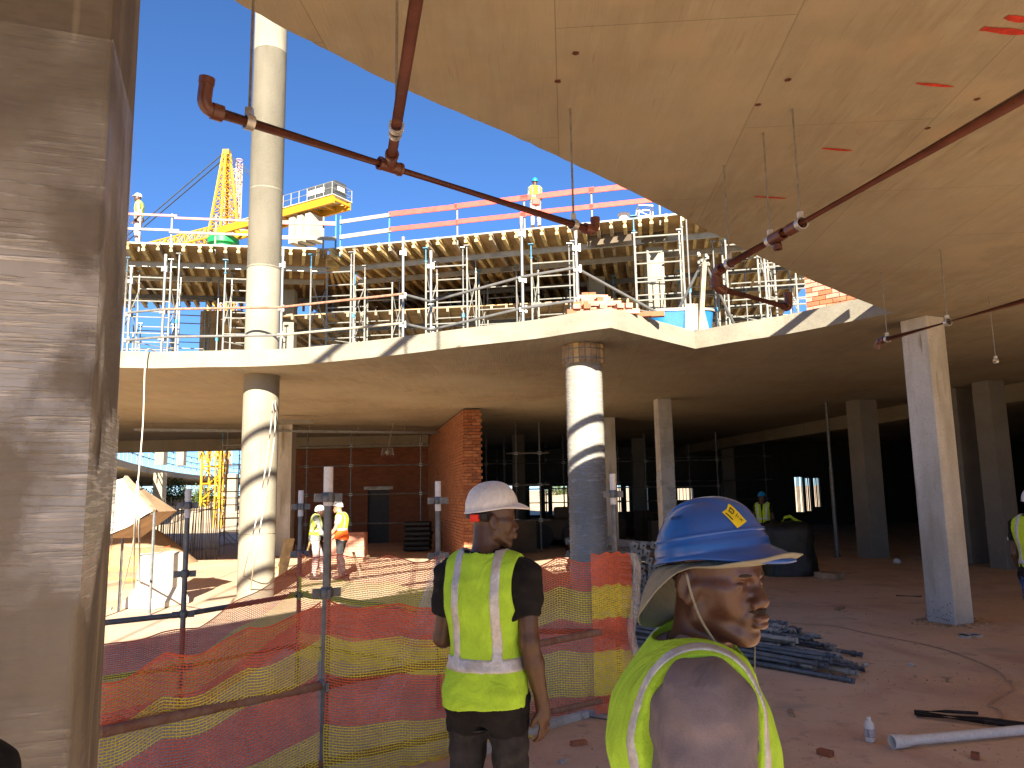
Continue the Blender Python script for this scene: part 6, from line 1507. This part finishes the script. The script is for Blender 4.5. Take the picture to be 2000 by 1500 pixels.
# ================================================================ FAR LEFT: sheet, barrier, net fence, tower, far slab
a_ = [PY(205,945,13.2), PY(243,934,13.0), PY(299,1000,12.6), PY(205,1052,12.4)]
sh2 = thing('white_sheet', 'large white sheet stretched over a frame, glaring in the sun at the left', 'sheet', (a_[2].x, a_[2].y, 0))
n = 10; vs = []
for j in range(n+1):
    for i in range(n+1):
        u, v = i/n, j/n; p_ = a_[0].lerp(a_[1],u).lerp(a_[3].lerp(a_[2],u), v); p_ = p_+Vector((0,.03*math.sin(u*7+v*5),.015*math.sin(u*9)*math.sin(v*8))); vs.append(p_)
o = MB().add(vs, [(j*(n+1)+i,j*(n+1)+i+1,(j+1)*(n+1)+i+1,(j+1)*(n+1)+i) for j in range(n) for i in range(n)]).build('cloth', M_SHEET, sh2, smooth=True); s = o.modifiers.new('s','SOLIDIFY'); s.thickness = .01
MB().bar(a_[1]+Vector((0,.02,0)), a_[2]+Vector((0,.02,0)), .06, .10).build('frame_bar', M_TIMBER2, sh2)
MB().add([a_[1]+Vector((.02,.05,0)), a_[2]+Vector((.0,.9,0)), a_[3]+Vector((0,1.2,-.05)), a_[3]+Vector((0,.05,0)), a_[2]+Vector((0,.05,0))],[(0,1,4),(4,1,2,3)]).build('underside', M_SAND, sh2)
for p_ in (a_[2], a_[3], a_[1]): MB().tube((p_.x,p_.y+.05,0), p_+Vector((0,.05,0)), .025, 6).build('leg', M_STEELD, sh2)
q = P(236,1112,0); hs = thing('sand_heap', 'low earth heap under striped netting at the far left', 'heap', q)
mb = MB(); n = 18; k = 8; vs = []
for i in range(k+1):
    for j in range(n): th = 2*math.pi*j/n; r_ = 1-i/k; vs.append((q.x-.5+1.7*r_*math.cos(th)*(1+.1*math.sin(3*th)), q.y+1.6+1.5*r_*math.sin(th), 1.15*(1-r_**1.6)+.03*math.sin(j*3+i)))
mb.add(vs, [(i*n+j,i*n+(j+1)%n,(i+1)*n+(j+1)%n,(i+1)*n+j) for i in range(k) for j in range(n)]); mb.build('earth', M_SAND, hs, smooth=True)
a_ = P(205,1152,0); b_ = P(330,1128,0)
net('striped red and yellow net on the ground fence at the far left', [(a_.x-.4,a_.y), ((a_.x+b_.x)/2,(a_.y+b_.y)/2+.1), (b_.x,b_.y)], [.95,.80,.75], .75, cell=.03, wr=.004, seed=21, bands=[('r',.13),('y',.13)])
# white concrete barrier leaning
bb = PY(300,1090,13.6); t = thing('concrete_barrier', 'pale tapered concrete barrier block standing in the sun at the left', 'barrier', (bb.x,bb.y,0))
pr_ = [(-.34,0),(.36,.0),(.36,.10),(.20,.30),(.20,.88),(-.02,.92),(-.08,.35),(-.34,.12)]; Rm = Matrix.Rotation(-.35,3,'Z'); vs = []
for yy in (-.3,.5):
    for x, z in pr_: qv = Rm @ Vector((x,yy,0)); vs.append((bb.x+qv.x, bb.y+qv.y, z))
n = len(pr_); MB().add(vs, [tuple(range(n)), tuple(range(n,2*n))[::-1]] + [(i,n+i,n+(i+1)%n,(i+1)%n) for i in range(n)]).build('block', M_SHEET, t, bevel=.02)
# mesh-covered barrier behind it, tarps, rods
q = PY(350,1010,17); t = thing('rod_fence', 'close row of upright rods behind the barrier at the left', 'fence', (q.x,q.y,0)); mb = MB()
x0_, x1_ = PY(285,1000,24).x, PY(425,1000,24).x
for i in range(46): x = x0_+(x1_-x0_)*i/45; mb.tube((x+rnd.uniform(-.03,.03),24,0),(x+rnd.uniform(-.06,.06),24,1.75+rnd.uniform(-.25,.15)), .014, 4)
mb.build('rods', M_NETG, t)['kind'] = 'stuff'
for z in (.3,1.5): MB().tube((x0_,23.95,z),(x1_,23.95,z),.02,6).build('rail', M_STEELD, t)
q = P(400,1072,0); t = thing('tarp_heap', 'heap of dark tarpaulins and pale sheets beside the thin scaffold tower', 'tarpaulin', (q.x,24,0))
for k_, (dx, dz, w_, h_, m) in enumerate(((-.2,.3,2.0,.6,M_TARP_SHADE),(.1,.65,1.8,.25,M_SHEET),(.4,.45,1.5,.35,M_TARP_SHADE),(-.5,.55,.9,.3,M_SAND),(.2,.85,1.2,.15,M_COLGREY))):
    vs = []; n = 16
    for i in range(n+1):
        for yy in (-.6,-.2,.2,.6): s = i/n; vs.append((q.x+dx+(s-.5)*w_, 23+yy, max(.02,dz+h_*.5*math.sin(math.pi*s)**.5*(1-abs(yy))-h_*.3+.04*math.sin(i*2.1+k_+yy*5))))
    o = MB().add(vs, [(i*4+j,(i+1)*4+j,(i+1)*4+j+1,i*4+j+1) for i in range(n) for j in range(3)]).build('sheet', m, t, smooth=True); s_ = o.modifiers.new('s','SOLIDIFY'); s_.thickness = .12
MB().box((q.x,23.2,.15),(2.0,1.0,.3)).build('base', M_TARP_SHADE, t)
# slim dark tower by the opening
q = PY(448,1000,25.5); ts = copy_tree(proto); ts.scale = (.75,.75,(SOF-.05)/HT); ts.location = (q.x-.3, 25.5, 0); ts['label'] = 'slim dark scaffold tower standing on the ground beside the far opening'; ts['group'] = 'scaffold towers standing on the ground'
q = PY(408,1000,30.5); ts = copy_tree(proto); ts.scale = (.9,.9,(SOF-.05)/HT); ts.location = (q.x-.3, 34.5, 0); ts['label'] = 'farther scaffold tower standing in the sun beyond the opening'; ts['group'] = 'scaffold towers standing on the ground'
# far slab with its own curved edge, columns and rail
fe = [tuple(P(u,v,SOF).xy) for u, v in ((150,902),(215,908),(260,918),(320,929),(380,936),(440,940),(500,942))]
fe_s = [tuple(v) for v in smooth_line(fe, 5)]
fs_ = prism(fe_s + [(-5,125),(-120,125),(-120,fe_s[0][1])], SOF, SOF+.5, 'far_slab', [M_SOFFIT, M_EDGE, M_EDGE]); tag(fs_, 'distant curved concrete slab seen through the far opening', 'floor slab')
def far_col(u, y, z0, z1, w_, label, m=M_CAST, name='square_column'):
    q = PY(u,950,y); square_column((q.x,y), w_, w_, 0, name, label, m, z0, z1)
far_col(312,62,SOF+.5,12,.7,'distant pale column on the far slab, left of the pair'); far_col(352,64,SOF+.5,12,.6,'distant pale column on the far slab, right of the pair')
far_col(312,66,0,SOF,.8,'distant dim column under the far slab'); far_col(455,72,0,SOF,.8,'distant dim column under the right part of the far slab')
t = thing('far_guardrail', 'thin tube guard rail along the distant curved slab', 'railing', (fe_s[10][0],fe_s[10][1],SOF+.5))
for i in range(0,len(fe_s),1):
    x, y = fe_s[i]; MB().tube((x,y+.5,SOF+.5),(x,y+.5,SOF+2.4), .05, 5).build('post', M_STEELD, t)
for z in (.7,1.3,1.9): MB().path([(x,y+.5,SOF+.5+z) for x, y in fe_s], .045, 5).build('rail', M_BLUETUBE, t)
q = PY(400,905,58); lattice('mast_section', (q.x,q.y,SOF+.5), 9, .6, M_YEL, 'yellow lattice mast section standing on the far slab', 'mast', 9, .07)
q = PY(432,905,50); lattice('mast_section', (q.x,q.y,.0), 9, .5, M_YEL, 'yellow lattice mast at the right side of the far opening', 'mast', 9, .05)
# trees and sheds beyond
def tree(x, y, h, label, seed):
    r = random.Random(seed); t = thing('tree', label, 'tree', (x,y,0)); MB().path([(x,y,0),(x+.1,y,h*.3),(x-.1,y,h*.55)], [.25,.18,.08], 7).build('trunk', M_TIMBER2, t, smooth=True)
    mb = MB()
    for k in range(1100):
        th, ph = r.random()*6.28, math.acos(r.uniform(-1,1)); q = r.random()**.33*(1+.3*math.sin(3*th+seed)); c = Vector((x+h*.42*q*math.sin(ph)*math.cos(th), y+h*.42*q*math.sin(ph)*math.sin(th), h*.64+h*.34*q*math.cos(ph))); s = h*.028
        e1 = Vector((r.gauss(0,1),r.gauss(0,1),r.gauss(0,1))).normalized()*s; e2 = Vector((r.gauss(0,1),r.gauss(0,1),r.gauss(0,1))).normalized()*s; mb.add([c-e1,c+e2,c+e1,c-e2],[(0,1,2,3)])
    mb.build('crown', M_LEAF, t)
M_LEAF = mat('leaf_green', (.06,.085,.02), .8, .4, .8, 0, 10)
for i, (u, y, h) in enumerate(((262,78,3.6),(335,82,4.2),(395,80,3.4),(1080,95,3.6),(1105,98,2.8))): q = PY(u,966,y); tree(q.x, q.y, h, ('left round tree','middle tallest tree','right low tree','bushy tree seen through the bright hall opening','low bush tree beside the round column opening')[i]+(' seen below the distant slab' if i<3 else ''), i+3)

# offcuts, chips and scraps lying about on the red floor
for i, (u, v, L_, w_, m, lab) in enumerate(((1545,1395,.16,.04,M_TIMBER2,'small timber offcut left of the white bottle'),(1612,1475,.10,.06,M_BRICK,'broken half brick at the bottom edge near the bottle'),(1850,1330,.14,.03,M_TIMBER2,'timber scrap beside the pale cable'),(1690,1300,.07,.05,M_COLGREY,'lump of mortar right of the tube pile'),(1780,1300,.05,.04,M_COLGREY,'small mortar lump on the open floor'),(1905,1480,.09,.05,M_BRICK,'brick chip below the white pipe'),(1130,1455,.12,.05,M_BRICK2,'brick fragment between the two helmeted men'),(1100,1490,.06,.04,M_COLGREY,'mortar chip between the two helmeted men'),(1640,1190,.30,.05,M_TIMBER2,'short board on the floor beyond the tube pile'))):
    p_ = P(u, v, 0); mb = MB(); a_ = rnd.random()*3
    mb.box((p_.x,p_.y,w_*.3), (L_,w_,w_*.6), a_); tag(mb.build('offcut' if m is M_TIMBER2 else 'rubble_piece', m, None, bevel=.004), lab, 'offcut' if m is M_TIMBER2 else 'rubble')
